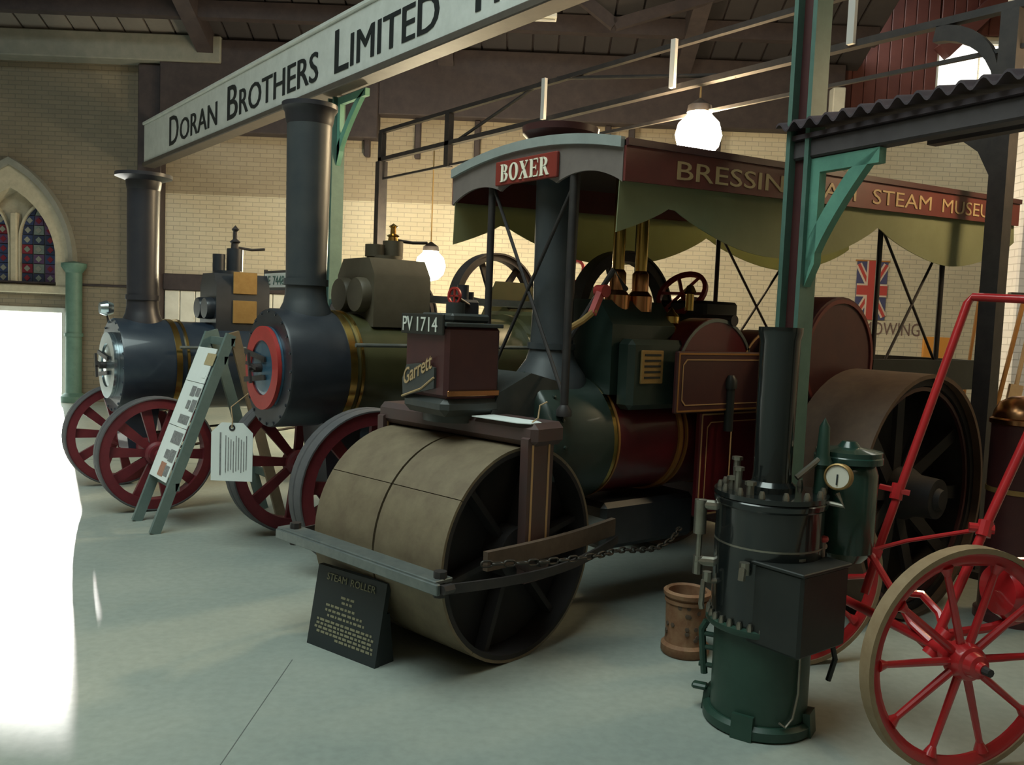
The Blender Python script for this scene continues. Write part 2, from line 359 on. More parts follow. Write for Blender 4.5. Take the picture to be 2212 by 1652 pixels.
# ------------------------------------------------------------------ the building
WD = 15.0                                     # depth of the far wall
m = MB(); m.b2((-13, -6, -0.2), (10.5, 15.35, 0)); 
flo = structure(m.build('floor', 'floor', rz=WROT), 'pale green-grey concrete floor of the engine hall', 'floor')
MB().bar((-1.02, 4.15, .0006), (-1.04, 2.4, .0006), .004, .001, (1, 0, 0)).build('slab_joint', 'joint_grey', flo)
MB().bar((-7.0, 9.4, .0006), (-3.0, 9.4, .0006), .005, .001, (0, 1, 0)).build('slab_joint', 'joint_grey', flo)
m = MB(); m.b2((-30, 15.36, -0.25), (-5.5, 40, -0.02)); tag(m.build('yard', 'stone', rz=WROT), 'sunlit yard outside the open door', 'ground', kind='structure')
# far wall, left section with doorway and pointed window
def poly_arch(cx, half, z0, zs, za, n=10):
    """outline of a pointed arch: base z0, spring zs, apex za"""
    h = za-zs; r = (half*half+h*h)/(2*half)
    a1 = math.atan2(h, r-half)
    right = [(cx+half-r+r*math.cos(a1*i/n), zs+r*math.sin(a1*i/n)) for i in range(n+1)]
    left = [(2*cx-x, z) for x, z in right[:-1]][::-1]
    return [(cx+half, z0)] + right + left + [(cx-half, z0)]
DR0, DR1, DTOP = -11.6, -7.70, 1.60           # doorway
WCX, WHALF, WZ0, WZS, WZA = -8.62, 0.95, 1.95, 2.35, 3.86
m = MB()
m.b2((-13, WD, 0), (DR0, WD+.35, 5.8)); m.b2((DR1, WD, 0), (-6.38, WD+.35, 5.8)); m.b2((DR0, WD, DTOP), (DR1, WD+.35, WZ0))
ol = poly_arch(WCX, WHALF, WZ0, WZS, WZA)
rightpts = [p for p in ol if p[0] >= WCX-1e-6]; leftpts = [p for p in ol if p[0] <= WCX+1e-6]
def wallpiece(pts, xside):
    for (xa, za), (xb, zb) in zip(pts[:-1], pts[1:]):
        if abs(zb-za) < 1e-6: continue
        m.prism([(xa, za), (xside, za), (xside, zb), (xb, zb)], (0, WD+.175, 0), (1, 0, 0), (0, 0, 1), .35)
wallpiece(rightpts, DR1); wallpiece(leftpts[::-1], DR0)
m.b2((DR0, WD, WZA), (DR1, WD+.35, 5.8))
structure(m.build('wall_left', 'tan_brick', rz=WROT, ang=20), 'tan brick end wall with open doorway and pointed church window', 'wall')
m = MB(); m.b2((-6.38, WD, 3.62), (3.2, WD+.35, 8.2))  # upper part of the wall in a browner brick colour than below
structure(m.build('wall_upper', 'brown_brick', rz=WROT), 'browner upper part of the brick wall behind the engines', 'wall')
m = MB(); m.b2((-6.38, WD, 0), (3.2, WD+.35, 3.62)); m.b2((3.2, WD, 0), (10.5, WD+.35, 8.2))
structure(m.build('wall_back', 'cream_brick', rz=WROT), 'cream painted brick wall behind the engines', 'wall')
m = MB(); m.b2((10.5, -6, 0), (10.8, 15.35, 8.6)); structure(m.build('wall_right', 'cream_brick', rz=WROT), 'cream brick side wall on the right', 'wall')
m = MB(); m.b2((-13.3, -6.3, 0), (10.8, -6, 10)); structure(m.build('wall_front', 'tan_brick', rz=WROT), 'tan brick wall behind the camera', 'wall')
m = MB(); m.b2((-13.3, -6, 0), (-13, 15.35, 10)); structure(m.build('wall_side', 'tan_brick', rz=WROT), 'tan brick side wall beyond the left edge', 'wall')
# stone mouldings of the pointed window
win = structure(put('window_1', None, rz=WROT), 'pointed stained glass church window above the doorway', 'window')
def arch_band(half_in, half_out, za_in, za_out, y0, y1, z0):
    a = poly_arch(WCX, half_in, z0, WZS, za_in); b = poly_arch(WCX, half_out, z0, WZS, za_out)
    mm = MB(); mm.strip([(x, y0, z) for x, z in a], [(x, y0, z) for x, z in b], (0, y1-y0, 0)); return mm
arch_band(0.78, 1.02, 3.60, 3.98, WD-.10, WD+.2, WZ0).build('stone_arch', 'stone', win)
arch_band(1.021, 1.10, 3.981, 4.10, WD-.16, WD+.05, WZ0+.3).build('hood_mould', 'grey_timber', win)
MB().b2((-9.8, WD-.14, WZ0-.12), (-7.52, WD+.2, WZ0+.02), bev=.02).build('stone_sill', 'stone', win)
MB().b2((-8.70, WD+.02, WZ0+.02), (-8.58, WD+.2, 3.2), bev=.02).build('mullion', 'stone', win)
MB().prism(poly_arch(WCX, .9, WZ0, WZS, 3.75), (0, WD+.24, 0), (1, 0, 0), (0, 0, 1), .06).build('tracery', 'stone', win)
for cx in (-9.05, -8.24):
    half, z0, zs, za = 0.33, WZ0+.03, 2.75, 3.38
    out = poly_arch(cx, half, z0, zs, za, 8); inn = poly_arch(cx, half-.03, z0+.03, zs, za-.05, 8)
    MB().strip([(x, WD+.06, z) for x, z in inn], [(x, WD+.06, z) for x, z in out], (0, .09, 0)).build('lancet_frame', 'stone', win)
    MB().prism(inn, (0, WD+.135, 0), (1, 0, 0), (0, 0, 1), .02).build('lead_came', 'lead', win)
    NR, NC = 8, 3
    def xr(z):
        if z <= zs: return half-.03
        return max(0.0, (half-.03)*math.sqrt(max(0, 1-((z-zs)/(za-.05-zs))**1.7)))
    for i in range(NR):
        za0 = z0+.03+(za-.06-z0-.03)*i/NR+.006; zb0 = z0+.03+(za-.06-z0-.03)*(i+1)/NR-.006
        for j in range(NC):
            fa = lambda z, t: cx + xr(z)*(-1+2*t)
            t0 = j/NC+.02; t1 = (j+1)/NC-.02
            if xr(za0) < .05: continue
            q = [(fa(za0, t0), za0), (fa(za0, t1), za0), (fa(zb0, t1), zb0), (fa(zb0, t0), zb0)]
            g = 2 if (i+j) % 2 == 0 and j == 1 else random.choice([0, 0, 1, 3, 4, 6, 2, 6])
            MB().prism(q, (0, WD+.11, 0), (1, 0, 0), (0, 0, 1), .012).build('glass_pane', GLASS[g], win)
            # pale star at the centre of each quarry
            cxm = sum(p[0] for p in q)/4; czm = sum(p[1] for p in q)/4; s_ = .055
            if xr(zb0) > .15: MB().prism([(cxm-s_, czm), (cxm, czm-s_), (cxm+s_, czm), (cxm, czm+s_)], (0, WD+.098, 0), (1, 0, 0), (0, 0, 1), .01).build('glass_diamond', GLASS[random.choice([5, 5, 2, 1])], win)
# door leaf folded back outside, lintel and jambs
d1 = structure(put('door_1', None, rz=WROT), 'open doorway letting in blazing daylight on the left', 'door')
MB().b2((DR1-.08, WD-.03, 0), (DR1, WD+.3, DTOP), bev=.01).build('door_jamb', 'white_paint', d1)
MB().b2((DR0, WD-.03, DTOP-.09), (DR1, WD+.3, DTOP), bev=.01).build('door_lintel', 'white_paint', d1)
MB().b2((-9.25, WD-.05, DTOP-.14), (-9.05, WD, DTOP-.05)).build('door_closer', 'iron', d1)
m = MB(); m.cyl((-7.50, WD-.16, 0), (-7.50, WD-.16, 2.2), .13); m.lathe([(.13, 2.2), (.2, 2.3), (.2, 2.36), (.0, 2.4)], (-7.5, WD-.16, 0)); m.ring((-7.5, WD-.16, 1.15), (0, 0, 1), .15, .1, .06); m.lathe([(.2, 0), (.2, .1), (.13, .16)], (-7.5, WD-.16, 0))
tag(m.build('wall_shaft', 'dull_green', rz=WROT), 'round green wall shaft below the window arch, beside the bright doorway', 'column')
# trim and timber on the walls
def trim(n, a, b, mt, lab, cat='trim'):
    structure(MB().b2(a, b, bev=.015).build('trim_%d' % n, mt, rz=WROT), lab, cat)
trim(1, (-13, WD-.38, 5.72), (-5.0, WD, 6.15), 'grey_timber', 'grey eaves beam along the top of the tan wall')
trim(16, (-6.02, WD-.32, 4.62), (-2.4, WD, 6.12), 'dark_timber', 'deep dark timber boarding under the roof behind the lettered beam')
trim(2, (-2.4, WD-.3, 5.02), (5.3, WD, 6.12), 'dark_timber', 'dark timber wall plate under the roof slope')
trim(3, (-6.42, WD-.22, 0), (-6.02, WD, 5.7), 'dark_timber', 'dark timber post between tan and cream walls')
trim(4, (-13, WD-.04, 1.99), (-6.42, WD+.0, 2.03), 'dark_timber', 'thin dark string line across the tan wall')
trim(5, (-6.02, WD-.1, 1.98), (-3.6, WD, 2.26), 'dark_timber', 'dark board fixed along the cream wall behind the left engine')
trim(6, (5.05, WD-.5, 3.3), (5.25, WD, 5.7), 'white_paint', 'white painted pilaster high on the cream wall')
for i_, xs in enumerate((-2.6, -1.75, -.75, .95, 1.45, 1.85, 3.3)):
    trim(9+i_, (xs-.05, WD-.12, 4.35), (xs+.05, WD-.001, 5.02), 'dark_timber', 'dark timber stud number %s from the left under the wall plate' % ['one', 'two', 'three', 'four', 'five', 'six', 'seven'][i_])
wb = structure(put('trim_7', None, rz=WROT), 'white vertical boarding on the wall below the dark board', 'trim')
for i in range(9):
    MB().b2((-6.0+i*.265, WD-.05, .0), (-6.0+i*.265+.25, WD-.002, 1.975), bev=.008).build('board', 'white_paint', wb)
# dark red boarding and windows high on the right
rb = structure(put('trim_8', None, rz=WROT), 'dark red boarding high on the right-hand wall', 'trim')
for i in range(8):
    MB().b2((5.3+i*.2, WD-.08, 5.05), (5.3+i*.2+.19, WD-.002, 8.15), bev=.01).build('board', 'red_board', rb)
for i in range(7):
    MB().b2((6.92+i*.2, WD-.08, 6.75), (6.92+i*.2+.19, WD-.002, 8.15), bev=.01).build('board', 'red_board', rb)
MB().bar((6.9, WD-.2, 6.4), (8.6, WD-.2, 8.15), .2, .25, (0, 1, 0)).build('brace', 'red_board', rb)
def window(n, a, b, lab, nmul=2):
    o = structure(put('window_%d' % n, None, rz=WROT), lab, 'window')
    x0, z0 = a; x1, z1 = b
    for i in range(nmul):
        xa = x0+(x1-x0)*i/nmul+.02; xb = x0+(x1-x0)*(i+1)/nmul-.02
        MB().b2((xa, WD-.03, z0+.02), (xb, WD-.015, z1-.02)).build('pane', 'window_light', o)
    mm = MB(); mm.b2((x0-.05, WD-.06, z0-.05), (x1+.05, WD-.002, z0)); mm.b2((x0-.05, WD-.06, z1), (x1+.05, WD-.002, z1+.05)); mm.b2((x0-.05, WD-.06, z0), (x0, WD-.002, z1)); mm.b2((x1, WD-.06, z0), (x1+.05, WD-.002, z1))
    mm.build('window_frame', 'white_paint', o)
window(2, (6.93, 5.35), (8.30, 6.62), 'bright window high on the right wall below the red boards', 2)
window(3, (8.35, 7.15), (9.6, 7.9), 'small bright window at the top right corner', 1)
# roof: separate boards sloping up towards the camera, with rafters and purlins
ceil = structure(put('ceiling', None, rz=WROT), 'dark boarded roof slope with rafters', 'ceiling')
SL = 0.42
def zr(d): return 6.05+(15.0-d)*SL
BW = .42
bmd = {}
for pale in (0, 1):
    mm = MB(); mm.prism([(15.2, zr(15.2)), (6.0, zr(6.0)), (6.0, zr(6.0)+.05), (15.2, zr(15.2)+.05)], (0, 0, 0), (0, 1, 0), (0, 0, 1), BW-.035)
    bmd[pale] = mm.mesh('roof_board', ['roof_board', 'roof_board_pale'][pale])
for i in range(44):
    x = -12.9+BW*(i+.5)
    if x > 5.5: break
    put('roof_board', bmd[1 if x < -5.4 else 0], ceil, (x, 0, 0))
MB().prism([(15.3, zr(15.3)+.06), (6.0, zr(6.0)+.06), (6.0, zr(6.0)+.2), (15.3, zr(15.3)+.2)], (-3.75, 0, 0), (0, 1, 0), (0, 0, 1), 18.7).build('roof_deck', 'dark_timber', ceil)
for x in (-5.25, -1.3, 2.6):
    MB().prism([(15.0, zr(15.0)-.34), (6.0, zr(6.0)-.34), (6.0, zr(6.0)), (15.0, zr(15.0))], (x, 0, 0), (0, 1, 0), (0, 0, 1), .26).build('rafter', 'dark_timber', ceil)
for d in (14.0, 12.9, 11.5):
    MB().b2((-12.9, d-.09, zr(d)-.26), (5.5, d+.09, zr(d)-.0)).build('purlin', 'dark_timber', ceil)
for xa, xb, z0, z1 in ((.2, 1.3, 6.9, 6.1), (1.3, 3.3, 6.1, 6.75), (-2.6, -1.3, 6.7, 6.0)):
    MB().bar((xa, 13.2, z0), (xb, 13.2, z1), .12, .16, (0, 1, 0)).build('strut', 'dark_timber', ceil)
SKX0, SKX1, SKY0, SKY1 = -8.0, 0.5, -1.0, 4.5     # skylight well in the flat roof over the aisle
m = MB(); m.b2((-13, -6, 9.85), (SKX0, 6.05, 10.0)); m.b2((SKX1, -6, 9.85), (5.6, 6.05, 10.0)); m.b2((SKX0, -6, 9.85), (SKX1, SKY0, 10.0)); m.b2((SKX0, SKY1, 9.85), (SKX1, 6.05, 10.0))
m.build('roof_deck', 'dark_timber', ceil)
MB().b2((5.5, -6, 8.2), (10.6, 15.3, 8.35)).build('roof_deck', 'roof_board', ceil)
MB().b2((5.4, -6, 8.2), (5.5, 15.3, 10.3)).build('roof_cheek', 'dark_timber', ceil)
# pale brick pier at the right
structure(MB().b2((5.08, 8.9, 0), (6.4, 9.5, 8.2), bev=.02).build('wall_pier', 'pale_brick', rz=WROT), 'bluish white brick pier at the right edge', 'wall')

# ------------------------------------------------------------------ lettered bridge beam and iron posts
BX = 4.1                                      # the beam runs along Y in this plane
bm_ = thing('lettered_beam', 'long white bridge beam lettered Doran Brothers Limited across the hall', 'sign', (BX, 15.42, 4.03))
L_ = 13.2
MB().b2((0.0, -L_, 0.03), (.05, 0, .64), bev=.008).build('face_board', 'sign_white', bm_)
MB().b2((.05, -L_, 0.03), (.16, 0, .60)).build('girder', 'dark_timber', bm_)
MB().b2((-.03, -L_, -.04), (.18, 0, .03), bev=.01).build('bottom_lip', 'beam_lip', bm_)
MB().b2((-.03, -L_, .64), (.20, 0, .69), bev=.01).build('top_lip', 'sign_white', bm_)
def word(txt, ya, yb, cap=.43, small=.315):
    """capitals with a taller initial; ya > yb are world Y of its left and right ends"""
    wt = ya-yb; n = len(txt); wi = wt/(n-1+1.35)*1.30
    y0 = 15.42; base = .13
    def bold(t_, h_, y_, w_):
        mm = MB()
        for k, dy in enumerate((0, .010, .020)):
            q = letters(t_, h_, (-.004-.0006*k, y_-y0-dy, base-(.01 if h_ == cap else 0)), (0, -1, 0), (0, 0, 1), w_, 0); mm.add(q.v, q.f)
        mm.build('lettering', 'sign_black', bm_)
    bold(txt[0], cap, ya, wi*.84)
    if n > 1: bold(txt[1:], small, ya-wi, wt-wi-.02)
word('DORAN', 14.02, 11.90); word('BROTHERS', 11.52, 8.80); word('LIMITED', 8.42, 6.45); word('TH', 6.05, 5.35)
BEAM_END = 15.42-L_
def iron_post(label, loc, top, ysgn, mt, zb, bl=.5, bh=.7, bdir=None):
    p = thing('iron_post', label, 'post', loc, 0, 'iron roof posts')
    m = MB(); m.b2((-.07, -.07, .06), (.07, -.045, top)); m.b2((-.07, .045, .06), (.07, .07, top)); m.build('flange', mt, p)
    MB().b2((-.012, -.045, .06), (.012, .045, top)).build('web', 'dark_maroon', p)  # shade between the flanges is put into the web's dark colour
    MB().b2((-.13, -.13, 0), (.13, .13, .06), bev=.01).build('base_plate', mt, p)
    d = Vector(bdir).normalized() if bdir else Vector((0, ysgn, 0))
    m = MB(); o = Vector((0, 0, zb))
    m.prism([(.075, 0), (.135, .12), (.135, bh-.075), (.075, bh-.075)], o, d, (0, 0, 1), .05)
    m.prism([(.075, bh-.075), (bl, bh-.075), (bl, bh), (.075, bh)], o, d, (0, 0, 1), .05)
    outer = [(.075+(bl-.075)*(t**1.25), bh*(t**.85)) for t in [i/10 for i in range(11)]]
    m.prism(outer + [(a-.075, b+.03) if i else (a, b) for i, (a, b) in list(enumerate(outer))[::-1] if b+.03 < bh-.04], o, d, (0, 0, 1), .05)
    m.build('bracket', 'green_paint' if mt == 'dull_green' else mt, p)
    return p
AW0, AW1 = Vector((4.15, 2.82, 0)), Vector((3.86, 1.0, 0)); AWD = (AW1-AW0).normalized()
iron_post('green iron post with open bracket in front of the roller canopy', (4.14, 2.82, 0), 4.0, -1, 'dull_green', 1.94, .50, .675, AWD)
iron_post('green iron post rising behind the tall grey chimney to the lettered beam', (4.25, 8.66, 0), 3.97, -1, 'dull_green', 3.26, .68, .70)
# little awning: beam with corrugated sheet
aw = thing('corrugated_awning', 'dark corrugated iron awning on a beam beside the green post', 'awning', AW0)
AL = (AW1-AW0).length; az = math.atan2(AWD.y, AWD.x); aw.rotation_euler.z = az
MB().b2((-.05, -.05, 2.62), (AL, .05, 2.72), bev=.01).build('beam', 'beam_grey', aw)
MB().b2((-.05, -.075, 2.72), (AL, .09, 2.745)).build('fascia', 'corrugated', aw)
n = 170; la = []; lb = []
for i in range(n+1):
    x = -.1+(AL+.1)*i/n; zz = 2.782+.022*math.sin(x/.105*2*PI)
    la.append((x, -.13, zz)); lb.append((x, 1.1, zz+.22))
MB().strip(la, lb, (0, 0, .012)).build('corrugated_sheet', 'corrugated', aw, ang=60)
MB().b2((-.02, 1.02, 2.84), (AL, 1.1, 2.94)).build('beam', 'beam_grey', aw)
iron_post('dark iron post carrying the right end of the corrugated awning, outside the picture', (3.84, .98, 0), 2.62, 1, 'iron', 2.0, .4, .6).rotation_euler.z = 0

# roof gantry: lattice beam along Y, on two posts, with pale uprights
ga = thing('roof_gantry', 'dark iron lattice gantry high above the engines carrying two floodlights', 'gantry', (6.5, 0, 0))
GY0, GY1 = 1.6, 11.75
MB().b2((-.03, GY0, 4.40), (.03, GY1, 4.45)).build('top_chord', 'iron', ga)
MB().b2((-.04, GY0, 3.985), (.04, GY1, 4.04)).build('bottom_chord', 'iron', ga)
MB().b2((-.015, GY0, 3.71), (.015, GY1, 3.74)).build('tie_bar', 'iron', ga)
for i, y in enumerate((4.02, 4.46, 5.9, 7.85)):
    MB().b2((-.09, y-.03, 4.0), (-.051, y+.03, 4.46)).build('upright', 'white_rod', ga)
for y in (9.9, 11.7, 2.2):
    MB().b2((-.04, y-.05, 3.7), (.04, y+.05, 4.40)).build('upright', 'iron', ga)
for y in (11.7, 2.82):
    m = MB(); m.b2((-.07, y-.06, .05), (.07, y+.06, 3.98)); m.b2((-.14, y-.14, 0), (.14, y+.14, .05)); m.build('post', 'iron', ga)
def curved_bracket(y, sg, z0, rr, th=.06):
    pts = [(sg*(rr*(1-math.cos(t))), rr*math.sin(t)) for t in [PI/2*i/8 for i in range(9)]]
    inner = [(sg*(rr*(1-math.cos(t))+.10*math.cos(t)), rr*math.sin(t)+.0-.10*math.sin(t)*0+.0) for t in [PI/2*i/8 for i in range(9)]]
    m = MB(); m.strip([(-.04, y+a, z0+b) for a, b in pts], [(-.04, y+a+sg*.02-0, z0+b-.11) for a, b in pts], (.08, 0, 0)); return m
curved_bracket(2.88, 1, 3.52, .47).build('bracket', 'iron', ga)
m = MB(); m.prism([(.05, 0), (.15, .2), (.38, .38), (.42, .46), (.05, .46)], (0, 2.83, 2.83), (0, 1, 0), (0, 0, 1), .08); m.build('bracket', 'iron', ga)
MB().b2((-.05, 2.4, 3.29), (.05, 3.6, 3.37)).build('cross_bar', 'iron', ga)
m = MB(); m.cyl((0, 5.2, 4.0), (0, 7.7, 4.45), .02); m.build('diagonal', 'iron', ga)
m = MB(); m.cyl((0, 8.0, 4.45), (0, 9.8, 4.0), .02); m.build('diagonal', 'iron', ga)

# floodlights
def floodlight(label, loc, rad, mt, hang):
    t = thing('floodlight', label, 'lamp', loc, 0, 'lamps hung from the gantry')
    MB().lathe([(0, -rad), (rad*.5, -rad*.87), (rad*.87, -rad*.5), (rad, 0), (rad*.87, rad*.5), (rad*.5, rad*.87), (rad*.3, rad*1.0)], (0, 0, 0), (0, 0, 1), 16).build('globe', mt, t, ang=80)
    MB().lathe([(rad*.3, rad*.95), (rad*.55, rad*.95), (rad*.5, rad*1.25), (.03, rad*1.5), (.0, rad*1.6)], (0, 0, 0), (0, 0, 1), 16).build('lamp_cap', 'iron', t)
    MB().tube([(0, 0, rad*1.5), (0, 0, hang)], .009, 8).build('hanging_rod', 'brass_dull', t)
floodlight('glaring globe lamp above the roller canopy', (6.5, 5.60, 3.52), .22, 'lamp_high', .45)
floodlight('glaring globe lamp hanging low between the two traction engines', (6.5, 10.25, 2.40), .21, 'lamp_low', 1.56)
floodlight('globe lamp on the gantry beyond the right edge of the picture', (6.5, 1.78, 3.50), .22, 'lamp_side', .5)
# strip light fitting under the roof
sf = thing('strip_light', 'unlit pale strip light fitting under the dark roof', 'lamp', rt0*-.25 + hf*11.0 + UZ*5.40, WROT)
m = MB(); m.b2((-.02, -.09, 0), (.62, .09, .06), bev=.01); m.build('casing', 'white_paint', sf)
m = MB(); m.cyl((.0, -.03, -.02), (.6, -.03, -.02), .016); m.build('tube', 'white_rod', sf)
m = MB(); m.cyl((.1, 0, .06), (.1, 0, 2.2), .008, n=6); m.cyl((.5, 0, .06), (.5, 0, 2.2), .008, n=6); m.build('hanging_rod', 'iron', sf)

# ------------------------------------------------------------------ wheels
def wheel(parent, name, c, r, wd, nsp, rim_m, tyre_m, spoke_m, hub_m, rz=0.0, rimk=.86, spw=(.055, .075), spth=.03, hubr=.11, hubw=None, two_ply=False, double=False):
    hubw = hubw or wd*1.3
    rim = MB().ring((0, 0, 0), (0, 1, 0), r*.965, r*rimk, wd*.82, 48).build(name, rim_m, parent, c, rz)
    m = MB()
    if two_ply:
        m.lathe([(r*.966, -wd/2), (r*.985, -wd/2), (r, -wd*.42), (r, -wd*.06), (r*.985, -wd*.03), (r*.985, wd*.03), (r, wd*.06), (r, wd*.42), (r*.985, wd/2), (r*.966, wd/2)], (0, 0, 0), (0, 1, 0), 56, closed=True)
    else: m.ring((0, 0, 0), (0, 1, 0), r, r*.966, wd, 56)
    m.build('tyre', tyre_m, rim)
    MB().lathe([(0, -hubw/2-.03), (hubr*.35, -hubw/2-.03), (hubr*.42, -hubw/2), (hubr*.75, -hubw/2), (hubr*.8, -hubw*.3), (hubr, -hubw*.22), (hubr, hubw*.22), (hubr*.8, hubw*.3), (hubr*.75, hubw/2), (0, hubw/2)], (0, 0, 0), (0, 1, 0), 24).build('hub', hub_m, rim)
    rows = (-wd*.26, wd*.26) if double else (0,)
    for y in rows:
        mm = MB(); a, b = spw
        mm.add([(hubr*.9, y*.5-spth/2, -a/2), (hubr*.9, y*.5-spth/2, a/2), (hubr*.9, y*.5+spth/2, a/2), (hubr*.9, y*.5+spth/2, -a/2),
                (r*rimk*1.01, y-spth/2, -b/2), (r*rimk*1.01, y-spth/2, b/2), (r*rimk*1.01, y+spth/2, b/2), (r*rimk*1.01, y+spth/2, -b/2)],
               [[0, 1, 2, 3], [4, 7, 6, 5], [0, 4, 5, 1], [1, 5, 6, 2], [2, 6, 7, 3], [3, 7, 4, 0]])
        me = mm.mesh('spoke', spoke_m)
        for k in range(nsp):
            put('spoke', me, rim, rot=(0, 2*PI*(k+(.5 if y > 0 else .12))/nsp, 0))
    return rim

# ------------------------------------------------------------------ traction engines
def traction_engine(p):
    t = thing('traction_engine', p['label'], 'traction engine', (p['X'], p['Y'], 0), 0, 'traction engines facing the left')
    zc, r, x0, x1, x2 = p['zc'], p['r'], p['x0'], p['x1'], p['x2']     # smokebox front, band, boiler end
    xc = p['xc']
    for s in (-1, 1):
        wheel(t, 'front_wheel', (0, s*p['track']/2, p['wr']), p['wr'], p['ww'], p['nsp'], 'wheel_red', 'rubber', 'wheel_red', 'wheel_red', 0, .80, (.06, .085), .035, .10, two_ply=True)
        wheel(t, 'rear_wheel', (p.get('rx', 2.95), s*.66, .78), .78, .25, 12, 'wheel_red', 'rubber', 'wheel_red', 'wheel_red', 0, .86, (.07, .07), .02, .16, double=True)
    m = MB(); m.cyl((0, -p['track']/2, p['wr']), (0, p['track']/2, p['wr']), .045); m.cyl((p.get('rx', 2.95), -.74, .78), (p.get('rx', 2.95), .74, .78), .06); m.build('axle', 'iron', t)
    m = MB(); m.prism([(-.10, p['wr']-.05), (.10, p['wr']-.05), (.16, zc-r+.12), (-.16, zc-r+.12)], (0, 0, 0), (1, 0, 0), (0, 0, 1), .34); m.build('perch_bracket', p['sb'], t)
    m = MB(); m.bar((0, -p['track']/2+.1, p['wr']+.02), (0, p['track']/2-.1, p['wr']+.02), .09, .10, (1, 0, 0)); m.build('axle_beam', 'wheel_red', t)
    for s in (-1, 1):
        MB().tube([(.05, s*(p['track']/2-.14), p['wr']), (1.6, s*.30, .62)], .012, 6).build('steering_chain', 'chain_iron', t)
    # smokebox
    m = MB(); m.lathe([(r*.93, x0-.015), (r*.985, x0-.015), (r, x0), (r, x1), (r*.97, x1)], (0, 0, zc), (1, 0, 0), 48); sb = m.build('smokebox', p['sb'], t)
    for k in range(20):
        a = 2*PI*k/20; MB().lathe([(.012, 0), (.010, -.010), (0, -.014)], (x0-.012, math.cos(a)*r*.95, zc+math.sin(a)*r*.95), (1, 0, 0), 8).build('rivet', p['sb'], sb)
    dr = r*.70
    m = MB(); m.lathe([(dr, x0-.016), (dr, x0-.035), (dr*.9, x0-.05), (dr*.55, x0-.052), (0, x0-.065)], (0, 0, zc), (1, 0, 0), 40); door = m.build('smokebox_door', p['door'], t)
    m = MB(); m.ring((x0-.046, 0, zc), (1, 0, 0), dr*1.0, dr*.66, .03, 40); m.build('door_ring', p['ring'], door)
    m = MB(); m.cyl((x0-.05, 0, zc), (x0-.12, 0, zc), .03); m.cyl((x0-.11, 0, zc), (x0-.15, 0, zc), .014); m.bar((x0-.125, -.09, zc), (x0-.125, .09, zc+.03), .02, .02); m.bar((x0-.14, -.02, zc-.10), (x0-.14, .03, zc+.10), .018, .018); m.build('door_handle', 'iron', door)
    m = MB(); m.bar((x0-.06, dr*1.05, zc+.1), (x0-.07, -dr*.3, zc+.06), .035, .012, (0, 0, 1)); m.bar((x0-.06, dr*1.05, zc-.1), (x0-.07, -dr*.3, zc-.06), .035, .012, (0, 0, 1)); m.build('door_hinge', 'iron', door)
    # boiler and bands
    MB().lathe([(r*.965, x1-.01), (r*.965, x2)], (0, 0, zc), (1, 0, 0), 48).build('boiler_barrel', p['boil'], t)
    for xb, wbd in p['bands']:
        MB().ring((xb, 0, zc), (1, 0, 0), r*1.012, r*.96, wbd, 48).build('boiler_band', 'brass', t)
    MB().lathe([(r*.97, x2-.02), (r*1.07, x2-.02), (r*1.07, x2+.03), (r*.9, x2+.03)], (0, 0, zc), (1, 0, 0), 40).build('flange_ring', p['boil'], t)
    # chimney
    cr, z0, z1 = p['cr'], zc+r*.92, p['ctop']
    m = MB(); m.lathe([(cr*1.34, z0-.03), (cr*1.30, z0+.02), (cr*1.10, z0+.08), (cr*1.02, z0+.14), (cr*1.0, z0+.2), (cr*p['flare'], z1-.10)], (xc, 0, 0), (0, 0, 1), 32); ch = m.build('chimney', p['cm'], t)
    m = MB(); c2 = cr*p['flare']
    m.lathe([(c2*1.0, z1-.13), (c2*1.06, z1-.10), (c2*1.10, z1-.05), (c2*p['cap'], z1-.02), (c2*p['cap'], z1+.01), (c2*.95, z1+.012), (c2*.85, z1-.05)], (xc, 0, 0), (0, 0, 1), 32); m.build('chimney_cap', p['capm'], ch)
    MB().ring((xc, 0, z0+.22), (0, 0, 1), cr*1.10, cr*.98, .045, 32).build('chimney_ring', p['cm'], ch)
    # cylinder block with chest, safety valve and regulator
    bx0, bx1, bz1, bw = p['block']
    m = MB(); zb = zc+r*.75
    m.prism([(-bw, zb), (bw, zb), (bw*1.0, bz1-.12), (bw*.7, bz1), (-bw*.7, bz1), (-bw*1.0, bz1-.12)], ((bx0+bx1)/2, 0, 0), (0, 1, 0), (0, 0, 1), bx1-bx0); blk = m.build('cylinder_block', p['blockm'], t)
    m = MB()
    for s in (-1, 1): m.lathe([(.0, -.02), (bw*.42, -.02), (bw*.45, 0), (bw*.45, .06)], (bx0-.05, s*bw*.45, zb+.22), (1, 0, 0), 24)
    m.build('cylinder_cover', p['blockm'], blk)
    m = MB(); vx = bx0+(bx1-bx0)*p.get('vx', .45)
    vk = p.get('vk', 1.0); m.cyl((vx, 0, bz1-.02), (vx, 0, bz1+.03), .13); m.cyl((vx-.08, 0, bz1+.02), (vx-.08, 0, bz1+.18*vk), .055/vk**.5); m.cyl((vx+.07, 0, bz1+.02), (vx+.07, 0, bz1+.24*vk), .075); m.build('valve_chest', p['blockm'], blk)
    m = MB(); m.lathe([(.04, 0), (.035, .06*vk), (.05, .075*vk), (.022, .10*vk), (.02, .17*vk), (.035, .19*vk), (.0, .23*vk)], (vx+.07, 0, bz1+.23*vk), (0, 0, 1), 16); m.build('safety_valve', 'brass' if p['brassy'] else 'iron', blk)
    m = MB(); m.tube([(vx+.04, 0, bz1+.26*vk), (vx+.22, -.03, bz1+.24*vk), (vx+.34, -.04, bz1+.255*vk)], .012, 8); m.build('valve_lever', 'iron', blk)
